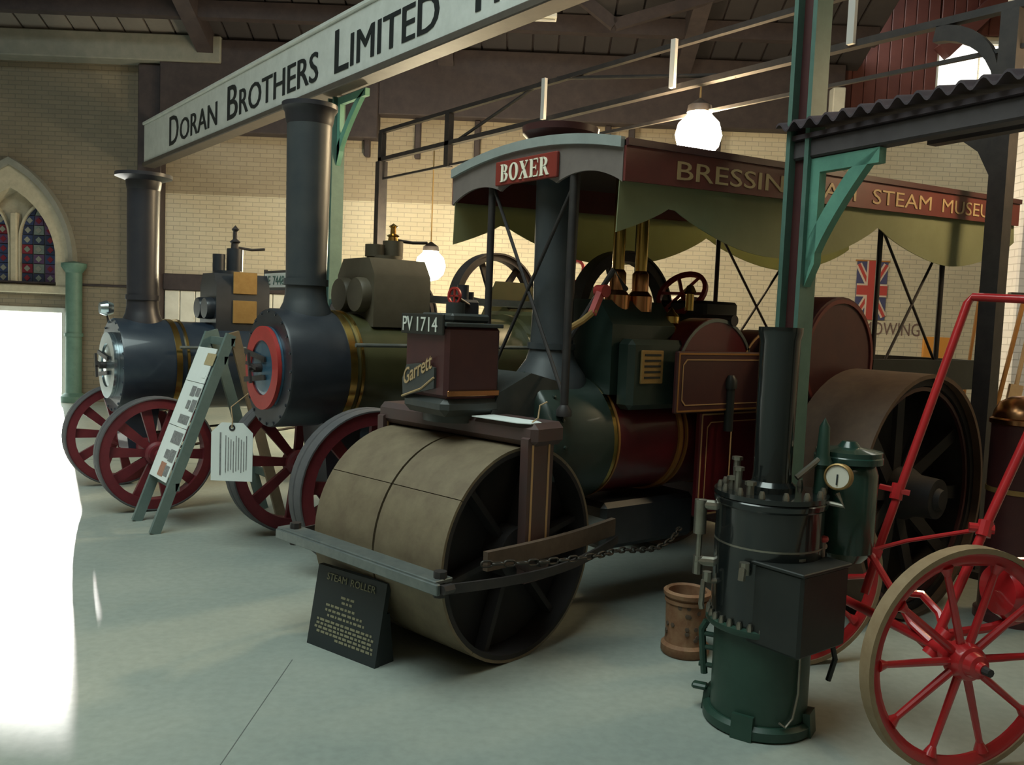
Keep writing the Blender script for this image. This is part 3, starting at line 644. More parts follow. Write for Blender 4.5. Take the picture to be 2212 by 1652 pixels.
    if p.get('plates'):
        for za, zz in ((zb+.09, zb+.30), (zb+.36, zb+.56)):
            MB().b2((bx0+(bx1-bx0)*.30, -bw-.012, za), (bx0+(bx1-bx0)*.75, -bw-.002, zz), bev=.004).build('name_plate', 'brass_dull', blk)
    # motion, crank, flywheel
    fy = p.get('fly', .62)
    wheel(t, 'flywheel', (x2+.35, fy, zc+.52), .46, .13, 6, 'iron', 'iron', 'iron', 'iron', 0, .86, (.06, .05), .03, .07)
    m = MB(); m.cyl((x2+.35, -.5, zc+.52), (x2+.35, fy, zc+.52), .035); m.build('crankshaft', 'iron', t)
    for s in (-.14, .14):
        MB().bar((bx1, s, zb+.22), (x2+.35, s, zc+.52), .035, .05).build('connecting_rod', 'scraper', t)
    # firebox, hornplates, tender
    MB().b2((x2+.03, -.36, .42), (x2+.85, .36, zc+.46), bev=.03).build('firebox', p['boil'], t)
    for s in (-1, 1): MB().prism([(x2+.05, .6), (x2+.9, .6), (x2+.9, zc+.5), (x2+.55, zc+.72), (x2+.2, zc+.72), (x2+.05, zc+.4)], (0, s*.40, 0), (1, 0, 0), (0, 0, 1), .02).build('hornplate', p['boil'], t)
    MB().b2((x2+.95, -.48, .45), (x2+2.0, .48, 1.25), bev=.03).build('tender', p['boil'], t)
    m = MB(); m.lathe([(.24, -.012), (.265, -.012), (.265, .012), (.24, .012)], (x2+.75, .2, zc+.75), (-.75, 0, .66), 28, closed=True); m.bar((x2+.59, .2, zc+.55), (x2+.91, .2, zc+.95), .02, .02); m.bar((x2+.75, -.05, zc+.75), (x2+.75, .45, zc+.75), .02, .02); m.cyl((x2+.75, .2, zc+.75), (x2+1.0, .2, zc+.3), .015); m.build('steering_wheel', 'bright_red' if p['brassy'] else 'iron', t)
    # handrail
    MB().tube([(x1, -r*1.06, zc+.18), (x2, -r*1.06, zc+.18)], .014, 8).build('handrail', 'scraper', t)
    return t
engA = traction_engine(dict(label='dark blue traction engine at the left, nearest the bright doorway', X=2.11, Y=8.1, zc=1.17, r=.41, x0=-.19, x1=.24, x2=1.9, xc=.045, fly=-.6, rx=3.06,
    track=1.24, wr=.475, ww=.14, nsp=10, sb='engine_blue', door='door_steel', ring='door_steel', boil='engine_blue', bands=((.25, .05), (.33, .022)), cr=.130, ctop=2.83, flare=1.04, cap=1.75,
    cm='chimney_dark', capm='chimney_dark', block=(.62, 1.12, 2.02, .22), blockm='smokebox_black', plates=True, brassy=False, vx=.35))
engB = traction_engine(dict(label='big black traction engine with red smokebox door ring and olive boiler', X=2.81, Y=5.68, zc=1.31, r=.405, x0=-.47, x1=-.05, x2=1.52, xc=-.22,
    track=1.16, wr=.54, ww=.17, nsp=8, sb='smokebox_black', door='door_blue', ring='bright_red', boil='olive', bands=((-.04, .05), (.03, .02)), cr=.138, ctop=3.10, flare=1.10, cap=1.24,
    cm='chimney_grey', capm='chimney_dark', block=(.16, .62, 2.10, .28), blockm='olive_brown', plates=False, brassy=True, vx=.5, vk=.6))
m = MB(); m.lathe([(.05, -.008), (.066, -.008), (.066, .008), (.05, .008)], (.78, -.36, 1.86), (1, .2, 0), 24, closed=True); m.bar((.78, -.36, 1.80), (.78, -.36, 1.92), .012, .012); m.bar((.78, -.42, 1.86), (.78, -.30, 1.86), .012, .012); m.build('hand_wheel', 'bright_red', engB)
m = MB(); m.cyl((.78, -.36, 1.86), (.95, -.30, 1.80), .014); m.build('valve_spindle', 'iron', engB)
m = MB(); m.b2((.90, -.30, 1.62), (1.06, -.12, 1.84), bev=.02); m.cyl((.95, -.22, 1.84), (.95, -.22, 1.95), .045); m.cyl((1.03, -.2, 1.84), (1.03, -.2, 1.90), .03); m.build('lubricator', 'smokebox_black', engB)
# number plate on the left engine
np_ = MB().b2((1.26, -.26, 1.92), (1.275, .26, 2.06), bev=.004).build('number_plate', 'white_paint', engA)
words_on('BE 7448', .085, (1.257, .24, 1.95), (0, -1, 0), (0, 0, 1), .48, 'dull_green', np_)
MB().b2((1.27, -.30, 1.45), (1.30, -.27, 2.1)).build('plate_bracket', 'iron', engA); MB().b2((1.27, .27, 1.45), (1.30, .30, 2.1)).build('plate_bracket', 'iron', engA)
m = MB(); m.b2((1.262, -.28, 2.062), (1.29, .28, 2.085)); m.b2((1.262, -.28, 1.895), (1.29, .28, 1.918)); m.build('plate_rail', 'iron', engA)
# lamp bracket at the left engine's smokebox
m = MB(); m.lathe([(.0, -.06), (.05, -.06), (.065, -.02), (.07, .0), (.05, .05), (0, .06)], (-.18, .30, 1.66), (1, 0, 0), 20); m.build('headlamp', 'door_steel', engA)
m = MB(); m.tube([(-.18, .3, 1.62), (-.16, .28, 1.5)], .012, 6); m.build('lamp_bracket', 'iron', engA)

# ------------------------------------------------------------------ steam roller "Boxer"
RX, RY = 2.6, 3.83
ro = thing('steam_roller', 'maroon canopied steam roller with wide front roll and Boxer board', 'steam roller', (RX, RY, 0))
ST = R(9)                                             # front roll is steered a little
rr, hw = .54, .50
fr = MB().lathe([(.0, -.02), (.5, -.02), (.5, .02), (0, .02)], (0, 0, 0), (0, 1, 0), 40).build('front_roll', 'roll_dark', ro, (.01, -.03, rr), ST)
m = MB(); m.cyl((0, -hw-.09, 0), (0, hw+.09, 0), .045); m.build('axle', 'iron', fr)
for s in (-1, 1):
    m = MB(); y0, y1 = (s*.006, s*(hw)); ya, yb = min(y0, y1), max(y0, y1)
    m.lathe([(rr*.93, ya+.001), (rr-.0155, ya+.001), (rr-.0155, yb-.001), (rr*.93, yb-.001)], (0, 0, 0), (0, 1, 0), 56, closed=True)
    m.build('drum_shell', 'roll_dark', fr)
    m = MB(); yd = s*(hw-.16); m.lathe([(.0, yd-.012), (.5, yd-.012), (.5, yd+.012), (0, yd+.012)], (0, 0, 0), (0, 1, 0), 40); m.lathe([(.13, yd), (.13, s*(hw-.02)), (.05, s*(hw-.0))], (0, 0, 0), (0, 1, 0), 24)
    m.build('drum_end', 'roll_dark', fr)
    for k in range(6):
        a = PI/3*k+.2; MB().bar((.12*math.cos(a), s*(hw-.10), .12*math.sin(a)), (.5*math.cos(a), s*(hw-.10), .5*math.sin(a)), .07, .03, (0, 1, 0)).build('drum_spoke', 'roll_dark', fr)
    for k in range(4):
        a0 = R(37)+PI/2*k+.004
        MB().arc((0, (ya+yb)/2, 0), (0, 1, 0), rr, rr-.015, yb-ya-.004, a0, a0+PI/2-.008, 16).build('tyre_plate', 'roll_steel', fr)
# fork over the roll, turning with it
fk = MB(); fy = hw+.055
fk.box((.06, 0, 1.148), (.24, 2*fy+.10, .115), bev=.028)
for s in (-1, 1):
    fk.prism([(-.085, .42), (.085, .42), (.09, .60), (.095, 1.13), (.0, 1.17), (-.095, 1.13), (-.09, .6)], (.02, s*fy, 0), (1, 0, 0), (0, 0, 1), .05)
    fk.cyl((0, s*(fy-.03), rr), (0, s*(fy+.06), rr), .085)
fork = fk.build('fork', 'fork_maroon', ro, (.01, -.03, 0), ST)
for s in (-1, 1):
    for dx in (-.06, .06): MB().b2((.02+dx-.006, s*fy-.028*1, .58), (.02+dx+.006, s*fy+.028, 1.10)).build('lining', 'lining', fork)
m = MB(); m.cyl((0, -fy-.09, rr), (0, -fy-.04, rr), .035, n=6); m.cyl((0, fy+.04, rr), (0, fy+.09, rr), .035, n=6); m.build('axle_nut', 'iron', fork)
# scraper frame round the roll
sx = -rr-.05
MB().b2((sx-.075, -hw-.10, .535), (sx+.03, hw+.16, .555), bev=.004).build('scraper_blade', 'scraper', ro, (.01, -.03, 0), ST)
m = MB(); m.b2((sx-.085, -hw-.12, .495), (sx-.06, hw+.16, .545), bev=.004); m.build('scraper_bar', 'scraper', ro, (.01, -.03, 0), ST)
for s in (-1, 1):
    pts = [(sx-.06+(2*rr+.22)*t, s*(hw+.10+.10*math.sin(PI*t)), .515-.02*math.sin(PI*t)+.02*t) for t in [i/16 for i in range(17)]]
    m = MB(); m.strip([Vector(p)+Vector((0, 0, .022)) for p in pts], [Vector(p)-Vector((0, 0, .022)) for p in pts], (0, s*.014, 0)); m.build('side_rail', 'iron', ro, (.01, -.03, 0), ST)
    m = MB(); m.cyl((sx-.02, s*(hw+.07), .47), (sx-.02, s*(hw+.07), .585), .03, n=8); m.cyl((sx-.06, s*(hw+.13), .52), (sx+.0, s*(hw+.13), .52), .022, n=6); m.build('rail_bolt', 'iron', ro, (.01, -.03, 0), ST)
pts = [(-.36+.98*t, -(hw+.085+.035*math.sin(PI*t)), .60+.02*t) for t in [i/10 for i in range(11)]]
MB().strip([Vector(p)+Vector((0, 0, .035)) for p in pts], [Vector(p)-Vector((0, 0, .055)) for p in pts], (0, -.03, 0)).build('side_board', 'wood_brown', ro, (.01, -.03, 0), ST)
# chain along the near rail and back under the boiler
lk = MB(); pr = []
for i in range(20):
    a = 2*PI*i/20; pr.append((.019*math.cos(a)+(.011 if math.cos(a) > 0 else -.011), 0, .013*math.sin(a)))
lk.tube(pr+[pr[0]], .0055, 6); lme = lk.mesh('chain_link', 'chain_iron', 60)
cps = [Vector((-.34, -.72, .60)), Vector((0, -.76, .572)), Vector((.35, -.76, .552)), Vector((.60, -.70, .535)), Vector((.80, -.66, .50)), Vector((1.0, -.60, .475)), Vector((1.2, -.52, .48)), Vector((1.38, -.42, .50))]
def catmull(P, n):
    out = []
    for i in range(len(P)-1):
        p0 = P[max(i-1, 0)]; p1 = P[i]; p2 = P[i+1]; p3 = P[min(i+2, len(P)-1)]
        for k in range(n):
            t = k/n; out.append(.5*((2*p1)+(p2-p0)*t+(2*p0-5*p1+4*p2-p3)*t*t+(3*p1-p0-3*p2+p3)*t**3))
    return out+[P[-1]]
path = catmull(cps, 12); acc = 0; last = path[0]; alt = 0
for q in path[1:]:
    acc += (q-last).length
    if acc > .042:
        d = (q-last).normalized(); qt = d.to_track_quat('X', 'Z')
        e = (qt.to_matrix() @ Matrix.Rotation(PI/2*(alt % 2), 3, 'X')).to_euler()
        put('chain_link', lme, ro, q, rot=e); alt += 1; acc = 0
    last = q
# headstock with number plate and name
hs = MB(); hs.b2((-.20, -.22, 1.29), (.14, .18, 1.66), bev=.02); hso = hs.build('headstock', 'dark_maroon', ro)
m = MB(); m.b2((-.21, -.225, 1.20), (.16, .185, 1.30), bev=.035); m.cyl((0, -.02, 1.16), (0, -.02, 1.24), .17); m.build('saddle_casting', 'casting', ro)
MB().b2((-.19, -.232, 1.305), (.13, -.221, 1.335), bev=.003).build('copper_strip', 'copper', hso)
m = MB(); m.b2((-.21, -.225, 1.655), (.15, .185, 1.675), bev=.004); m.build('top_cover', 'casting', hso)
m = MB(); m.box((-.02, -.02, 1.70), (.24, .3, .045), bev=.012); m.cyl((-.02, -.02, 1.72), (-.02, -.02, 1.78), .05); m.build('swivel_cap', 'casting', hso)
MB().b2((-.222, -.21, 1.61), (-.207, .19, 1.715), bev=.004).build('number_plate', 'plate_black', hso)
words_on('PV 1714', .075, (-.225, .165, 1.625), (0, -1, 0), (0, 0, 1), .34, 'white_letter', hso)
# raised slanting nameplate
npl = MB(); ay_ = Vector((0, -.80, .60)); au = Vector((0, 0, 1))
npl.prism([(0, -.055), (.30, .01), (.30, .115), (.15, .13), (.03, .115), (-.01, .04)], (-.207, .165, 1.33), (0, -1, 0), (0, .0, 1), .014)
plate = npl.build('maker_plate', 'casting', hso)
sh = Vector((0, -.85, .40))
letters('Garrett', .085, (-.2165, .155, 1.335), (0, -.93, .37), (0, 0, 1), .29, .008).build('lettering', 'gold_letter', plate)
m = MB(); m.tube([(-.215, .17, 1.275), (-.215, -.02, 1.33), (-.215, -.135, 1.395)], .006, 6); m.build('plate_edge', 'gold_letter', plate)
# smokebox, boiler, bands
zc, rb = 1.03, .36
def bl(x): return x-RX
sb = MB().lathe([(0, bl(2.98)), (rb*.9, bl(2.98)), (rb*1.0, bl(3.0)), (rb*1.03, bl(3.02)), (rb*1.03, bl(3.45)), (rb*.98, bl(3.45))], (0, 0, zc), (1, 0, 0), 48).build('smokebox', 'dark_green', ro)
MB().lathe([(.27, bl(2.975)), (.27, bl(2.95)), (.20, bl(2.93)), (0, bl(2.92))], (0, 0, zc), (1, 0, 0), 36).build('smokebox_door', 'casting', sb)
MB().prism([(bl(2.66), 1.14), (bl(3.02), .80), (bl(3.2), .80), (bl(3.2), 1.36), (bl(2.95), 1.42), (bl(2.74), 1.32)], (0, -.02, 0), (1, 0, 0), (0, 0, 1), .40).build('perch_casting', 'casting', ro)
for k in range(16):
    a = 2*PI*k/16; MB().lathe([(.012, 0), (.01, -.01), (0, -.013)], (bl(3.08), math.cos(a)*rb*1.03, zc+math.sin(a)*rb*1.03), (0, -math.cos(a), -math.sin(a)), 8).build('rivet', 'dark_green', sb)
MB().lathe([(rb*.97, bl(3.44)), (rb*.97, bl(5.0)), (0, bl(5.0))], (0, 0, zc), (1, 0, 0), 48).build('boiler_barrel', 'maroon', ro)
for xb, wd_, mt in ((3.465, .035, 'brass'), (3.50, .012, 'orange_lining'), (4.02, .03, 'orange_lining'), (4.075, .014, 'orange_lining'), (4.52, .035, 'copper'), (4.565, .012, 'orange_lining')):
    MB().ring((bl(xb), 0, zc), (1, 0, 0), rb*1.012, rb*.95, wd_, 48).build('boiler_band', mt, ro)
# chimney through the canopy
m = MB(); m.lathe([(.22, 1.33), (.20, 1.40), (.145, 1.48), (.125, 1.55), (.118, 1.8), (.128, 2.72)], (bl(3.27), 0, 0), (0, 0, 1), 32); ch = m.build('chimney', 'chimney_grey', ro)
m = MB(); m.lathe([(.128, 2.68), (.17, 2.71), (.215, 2.755), (.22, 2.79), (.12, 2.81), (.10, 2.75)], (bl(3.27), 0, 0), (0, 0, 1), 32); m.build('chimney_cap', 'dark_maroon', ch)
MB().ring((bl(3.27), 0, 1.56), (0, 0, 1), .14, .11, .035, 28).build('chimney_ring', 'chimney_grey', ch)
# cylinder block, brass columns, valve gear
m = MB(); m.prism([(-.30, 1.30), (.30, 1.30), (.30, 1.70), (.18, 1.84), (-.18, 1.84), (-.30, 1.70)], (bl(3.72), 0, 0), (0, 1, 0), (0, 0, 1), .52); blk = m.build('cylinder_block', 'dark_green', ro)
MB().b2((bl(3.50), -.42, 1.22), (bl(4.0), -.29, 1.62), bev=.03).build('valve_chest', 'dark_green', blk)
pl = MB().b2((bl(3.57), -.434, 1.37), (bl(3.75), -.42, 1.56), bev=.004).build('maker_plate', 'brass_dull', blk)
m = MB()
for i in range(5): m.b2((bl(3.595), -.437, 1.40+i*.032), (bl(3.725), -.433, 1.412+i*.032))
m.build('lettering', 'plate_black', pl)
for xx, yy in ((3.63, -.15), (3.80, -.17)):
    m = MB(); m.cyl((bl(xx), yy, 1.80), (bl(xx), yy, 2.62), .036, n=20); m.ring((bl(xx), yy, 1.99), (0, 0, 1), .046, .034, .03); m.build('brass_column', 'brass', ro)
    m = MB(); m.lathe([(.075, 1.78), (.075, 1.87), (.05, 1.90), (.05, 2.0), (.036, 2.02)], (bl(xx), yy, 0), (0, 0, 1), 20); m.build('column_base', 'copper', ro)
m = MB(); m.bar((bl(3.27), -.33, 1.75), (bl(3.36), -.31, 1.90), .035, .035); m.cyl((bl(3.36), -.34, 1.88), (bl(3.36), -.27, 1.88), .035); m.build('regulator_lever', 'bright_red', ro)
m = MB(); m.tube([(bl(3.12), -.30, 1.66), (bl(3.2), -.33, 1.71), (bl(3.29), -.33, 1.77)], .018, 8); m.build('steam_pipe', 'brass_dull', ro)
m = MB(); m.tube([(bl(3.2), -.05, 1.40), (bl(3.4), -.35, 2.0), (bl(3.55), -.30, 1.90)], .016, 8); m.build('exhaust_pipe', 'iron', ro)
# motion side plates, gear covers
def panel(name, x0, x1, z0, z1, y, mt, mtl, th=.03, off=.045):
    o = MB().b2((bl(x0), y-th/2, z0), (bl(x1), y+th/2, z1), bev=.008).build(name, mt, ro)
    def rect(k, t, c):
        a, b, cc, dd = bl(x0)+k, bl(x1)-k, z0+k, z1-k; P = [(a+c, cc), (b-c, cc), (b, cc+c), (b, dd-c), (b-c, dd), (a+c, dd), (a, dd-c), (a, cc+c)]
        i = [(p[0]*(1)-(t if p[0] > (a+b)/2 else -t), p[1]-(t if p[1] > (cc+dd)/2 else -t)) for p in P]
        mm = MB(); mm.strip([(q[0], y-th/2-.004, q[1]) for q in P+[P[0]]], [(q[0], y-th/2-.004, q[1]) for q in i+[i[0]]], (0, .003, 0)); return mm
    rect(.008, .010, .004).build('lining', mtl, o); rect(off, .006, .03).build('lining', 'lining', o); return o
panel('motion_side_plate', 3.80, 4.95, 1.20, 1.56, -.48, 'dark_maroon', 'orange_lining')
panel('firebox_side_plate', 4.12, 5.0, .55, 1.19, -.40, 'maroon', 'lining', .04, .06)
m = MB(); m.b2((bl(4.55), -.38, .42), (bl(5.5), .38, 1.62), bev=.03); m.build('firebox', 'dark_maroon', ro)
m = MB(); m.prism([(.36*math.cos(a), .36*math.sin(a)) for a in [PI*i/24 for i in range(25)]], (bl(4.22), -.34, 1.40), (1, 0, 0), (0, 0, 1), .18); gcv = m.build('gear_cover', 'maroon', ro)
MB().strip([(bl(4.22)+.358*math.cos(a), -.436, 1.40+.358*math.sin(a)) for a in [PI*i/24 for i in range(25)]], [(bl(4.22)+.338*math.cos(a), -.436, 1.40+.338*math.sin(a)) for a in [PI*i/24 for i in range(25)]], (0, .008, 0)).build('lining', 'scraper', gcv)
m = MB(); m.prism([(.30*math.cos(a), .30*math.sin(a)) for a in [PI*i/24 for i in range(25)]], (bl(4.75), -.34, 1.40), (1, 0, 0), (0, 0, 1), .18); gcv = m.build('gear_cover', 'dark_maroon', ro)
MB().strip([(bl(4.75)+.298*math.cos(a), -.436, 1.40+.298*math.sin(a)) for a in [PI*i/24 for i in range(25)]], [(bl(4.75)+.284*math.cos(a), -.436, 1.40+.284*math.sin(a)) for a in [PI*i/24 for i in range(25)]], (0, .008, 0)).build('lining', 'lining', gcv)
MB().b2((bl(4.55), -.05, 1.6), (bl(4.9), .42, 1.88), bev=.02).build('tool_box', 'tank_black', ro)
wheel(ro, 'flywheel', (bl(4.35), .52, 1.75), .46, .12, 6, 'iron', 'iron', 'iron', 'iron', 0, .84, (.06, .05), .03, .07)
m = MB(); m.cyl((bl(4.35), -.45, 1.75), (bl(4.35), .55, 1.75), .035); m.build('crankshaft', 'iron', ro)
sw = MB(); ax = Vector((-.80, -.15, .58)).normalized(); c0 = Vector((bl(4.62), .22, 1.93))
sw.lathe([(.155, -.014), (.185, -.014), (.185, .014), (.155, .014)], c0, ax, 28, closed=True)
_, u_, v_ = frame_of(ax)
for k in range(3):
    a = PI/3*k; dvec = u_*math.cos(a)+v_*math.sin(a); sw.bar(c0-dvec*.17, c0+dvec*.17, .02, .02)
sw.build('steering_wheel', 'bright_red', ro); MB().cyl(c0, c0-ax*.55, .016).build('steering_column', 'iron', ro)
m = MB(); m.lathe([(.03, 0), (.03, .08), (.05, .1), (.05, .14), (.02, .17), (0, .2)], (bl(4.0), -.25, 1.62), (0, 0, 1), 16); m.build('oil_cup', 'brass', ro)
m = MB(); m.lathe([(.025, 0), (.025, .1), (.04, .11), (.02, .15), (0, .16)], (bl(4.1), -.30, 1.80), (0, 0, 1), 16); m.build('oil_cup', 'brass', ro)
MB().b2((bl(4.05), -.2, 1.62), (bl(4.5), .3, 1.72), bev=.02).build('motion_tray', 'iron', ro)
# rear wheels, splashers, tender
for s in (-1, 1):
    yw = -1.05 if s < 0 else .86; wd_ = .50 if s < 0 else .36
    wh = wheel(ro, 'rear_wheel', (bl(5.16), yw, .74), .74, wd_, 10, 'roll_dark', 'roll_rust', 'roll_dark', 'roll_dark', 0, .90, (.09, .08), .03, .16, double=True)
    MB().lathe([(.12, -.02), (.665, -.02), (.665, .02), (.12, .02)], (0, s*wd_*-.12, 0), (0, 1, 0), 40, closed=True).build('shade_disc', 'roll_dark', wh)  # dark disc added to make the inside of the wheel look shaded
    MB().ring((0, s*wd_*.36, 0), (0, 1, 0), .66, .635, .02, 40).build('rim_angle', 'dark_maroon', wh)
    m = MB(); m.lathe([(0, -.10), (.40, -.10), (.40, .10), (0, .10)], (bl(5.08), s*.62, 1.53), (0, 1, 0), 40); sp = m.build('splasher', 'dark_maroon', ro)
    m = MB(); m.ring((bl(5.08), s*.725, 1.53), (0, 1, 0), .385, .36, .012, 40); m.build('splasher_line', 'fascia_red', sp)
m = MB(); m.cyl((bl(5.16), -1.3, .74), (bl(5.16), 1.05, .74), .06); m.build('rear_axle', 'iron', ro)
MB().b2((bl(5.5), -.60, .42), (bl(7.08), .60, 1.30), bev=.03).build('tender', 'dark_maroon', ro)
m = MB(); m.b2((bl(5.6), -.66, 1.30), (bl(7.10), -.62, 1.53)); m.b2((bl(5.6), .62, 1.30), (bl(7.10), .66, 1.53)); m.b2((bl(7.06), -.62, 1.30), (bl(7.10), .62, 1.53)); m.build('coal_rail', 'tank_black', ro)
for i in range(3): MB().b2((bl(5.45)+i*.03, -.6, 1.28+i*.001), (bl(5.62), -.5, 1.40+.08*i)).build('footplate_bracket', 'dark_maroon', ro)
# ash pan and belly tank below the boiler
MB().b2((bl(3.5), -.26, .38), (bl(4.3), .26, .66), bev=.03).build('belly_tank', 'smokebox_black', ro)
MB().prism([(bl(3.1), .50), (bl(3.42), .56), (bl(3.42), .60), (bl(3.1), .54)], (0, -.30, 0), (1, 0, 0), (0, 0, 1), .22).build('step_plate', 'scraper', ro)
# canopy
cp = []
CX0, CX1, CW, NZ = bl(3.05), bl(7.45), .74, 14
def cz(x): return 2.60 + (x-CX0)*.047
def crown(t): return .085*(1-t*t)
la = [(CX0, CW*t, cz(CX0)+crown(t)) for t in [-1+2*i/NZ for i in range(NZ+1)]]
lb = [(CX1, CW*t, cz(CX1)+crown(t)) for t in [-1+2*i/NZ for i in range(NZ+1)]]
roof = MB().strip(la, lb, (0, 0, -.03)).build('canopy_roof', 'canopy_under', ro)
la2 = [Vector(p)+Vector((-.025, 0, .012)) for p in la]
MB().strip(la2, [p+Vector((0, 0, -.052)) for p in la2], (.03, 0, 0)).build('front_moulding', 'canopy_roof', roof)
for s in (-1, 1):
    m = MB(); a = [(x, s*(CW+.01), cz(x)+.005) for x in (CX0, CX1)]; m.strip(a, [(p[0], p[1], p[2]-.035) for p in a], (0, s*.02, 0)); m.build('side_moulding', 'dark_maroon', roof)
    # lettered fascia, and scalloped canvas hanging below it
    m = MB(); a = [(x, s*CW, cz(x)-.03) for x in (CX0, CX1)]; m.strip(a, [(p[0], p[1], p[2]-.17) for p in a], (0, s*.015, 0)); fas = m.build('side_fascia', 'fascia_red', roof)
    N = 88; top = []; bot = []
    for i in range(N+1):
        x = CX0+(CX1-CX0)*i/N; top.append((x, s*(CW-.025), cz(x)-.19)); ph = (x-bl(3.42))/2.04
        bot.append((x, s*(CW-.025)+.012*math.sin(x*5), cz(x)-.19-.11-.24*abs(math.sin(PI*ph))**.8))
    MB().strip(top, bot, (0, s*.006, 0)).build('canvas_valance', 'canvas', roof)
    if s < 0:
        sl_ = .047/math.sqrt(1+.047**2)
        words_on('BRESSINGHAM STEAM MUSEUM', .095, (CX0+.37, -CW-.018, cz(CX0+.37)-.165), (1, 0, .047), (0, 0, 1), 3.72, 'gold_letter', fas)
# front valance with arches, and name board
N = 60; top = []; bot = []
for i in range(N+1):
    t = -1+2*i/N; top.append((CX0-.005, CW*t, cz(CX0)+crown(t)-.035)); q = abs(t)
    arch = .055*abs(math.sin(PI*(t*1.5+.5)))**.8
    bot.append((CX0-.005, CW*t, cz(CX0)+crown(t)*.55-.205+arch))
MB().strip(top, bot, (.015, 0, 0)).build('front_valance', 'valance', roof)
MB().b2((CX0-.03, -.27, 2.465), (CX0-.008, .27, 2.60), bev=.004).build('name_board', 'board_red', roof)
xcur = 0; glyphs = []
for chh in 'BOXER':
    polys, adv = roman(chh); glyphs.append((polys, xcur)); xcur += adv+10
sc_ = .44/xcur; m = MB()
for polys, x0 in glyphs:
    for po in polys:
        m.prism([((x0+a)*sc_, b*.00098) for a, b in po], (CX0-.034, .215, 2.482), (0, -1, 0), (0, 0, 1), .005)
m.build('lettering', 'cream_letter', roof)
for nm, x, y, z0, z1, r_ in [('canopy_post', 3.07, -.36, 1.20, 2.62, .022), ('canopy_post', 3.10, .40, 1.25, 2.62, .022), ('canopy_post', 5.72, -.58, 1.3, 2.68, .018), ('canopy_post', 6.62, -.58, 1.3, 2.74, .02), ('canopy_post', 5.42, .58, 1.3, 2.68, .018), ('canopy_post', 6.45, .58, 1.3, 2.72, .018), ('canopy_post', 4.55, .58, 1.4, 2.65, .03)]:
    m = MB(); m.cyl((bl(x), y, z0), (bl(x), y, z1), r_, n=14); m.lathe([(r_*1.9, z0), (r_*1.9, z0+.03), (r_, z0+.06)], (bl(x), y, 0), (0, 0, 1), 14); m.build(nm, 'iron', ro)
def rod(a, b, r_=.010, nm='stay_rod'): MB().tube([a, b], r_, 8).build(nm, 'iron', ro)
rod((bl(3.10), .40, 2.50), (bl(3.08), -.34, 1.30)); rod((bl(3.07), -.36, 2.42), (bl(3.10), .38, 1.32))
rod((bl(5.72), -.58, 2.45), (bl(6.58), -.6, 1.50)); rod((bl(6.62), -.58, 2.45), (bl(5.85), -.6, 1.52))
rod((bl(5.42), .58, 2.45), (bl(6.40), .58, 1.40)); rod((bl(6.45), .58, 2.45), (bl(5.5), .58, 1.40))
# brake and injector pipes at the side
m = MB(); m.cyl((bl(4.28), -.50, 1.08), (bl(4.28), -.50, 1.34), .028); m.lathe([(.04, 0), (.04, .05), (.02, .08)], (bl(4.28), -.50, 1.34), (0, 0, 1), 16); m.build('injector', 'tank_black', ro)
m = MB(); m.tube([(bl(4.34), -.48, 1.30), (bl(4.34), -.48, .75), (bl(4.42), -.47, .66), (bl(4.9), -.46, .62)], .008, 6); m.build('feed_pipe', 'copper', ro)

# ------------------------------------------------------------------ display easel
ea = thing('display_easel', 'grey-green A-frame easel with white sheets of photographs before the left engine', 'easel', (1.87, 6.66, 0))
SLx = .37                                            # lean of the front legs per metre
def fl(z): return SLx*z
EH, EW = 1.50, .48
for y in (0, EW):
    MB().bar((0, y, .0), (fl(EH), y, EH), .075, .04, (1, 0, 0)).build('leg', 'easel_green', ea)
    MB().bar((1.02, y*.8+.05, .0), (fl(EH)+.02, y, EH+.02), .08, .035, (1, 0, 0)).build('leg', 'wood_tan' if y == 0 else 'easel_green', ea)
for z in (.34, 1.30, 1.44):
    MB().bar((fl(z)+.035, -.02, z), (fl(z)+.035, EW+.02, z), .03, .06).build('rail', 'easel_green', ea)
MB().bar((.95, .06, .35), (.95, EW-.04, .35), .03, .06).build('rail', 'easel_green', ea)
nx = Vector((-1, 0, SLx)).normalized(); uz = Vector((SLx, 0, 1)).normalized()
def ept(y, l): return Vector((0, y, 0)) + uz*l + nx*.045           # on the face of the easel: y across, l along the legs
def sheet(name, y0, y1, l0, l1, mt, parent, off=0.0, th=.006):
    c = (ept(y0, l0)+ept(y1, l1))/2 + nx*off; q = Matrix((uz, (0, 1, 0), uz.cross(Vector((0, 1, 0))))).transposed()
    return MB().box(c, (l1-l0, abs(y1-y0), th), q, bev=0).build(name, mt, parent)
for l0, l1 in ((.38, .80), (.805, 1.17), (1.175, 1.46)):
    sheet('display_sheet', .03, EW-.02, l0, l1, 'paper', ea)
for l, y, a, b, mt in [(1.37, .07, .07, .16, 'print_tan'), (1.24, .07, .035, .06, 'paper'), (1.10, .06, .05, .07, 'print_grey'), (1.10, .17, .06, .08, 'print_grey'), (.99, .06, .07, .08, 'print_grey'), (.99, .17, .05, .06, 'print_grey'),
                       (.87, .09, .05, .09, 'print_grey'), (.87, .20, .05, .09, 'print_grey'), (.72, .08, .07, .09, 'print_grey'), (.72, .19, .07, .09, 'print_grey'), (.58, .09, .07, .10, 'print_grey'), (.58, .21, .05, .08, 'print_grey'), (.46, .09, .06, .08, 'print_grey'), (.46, .20, .08, .10, 'print_red')]:
    a *= 1.35; b *= 1.2; sheet('photo', y-b/2+.02, y+b/2+.02, l-a/2, l+a/2, mt, ea, .005, .003)
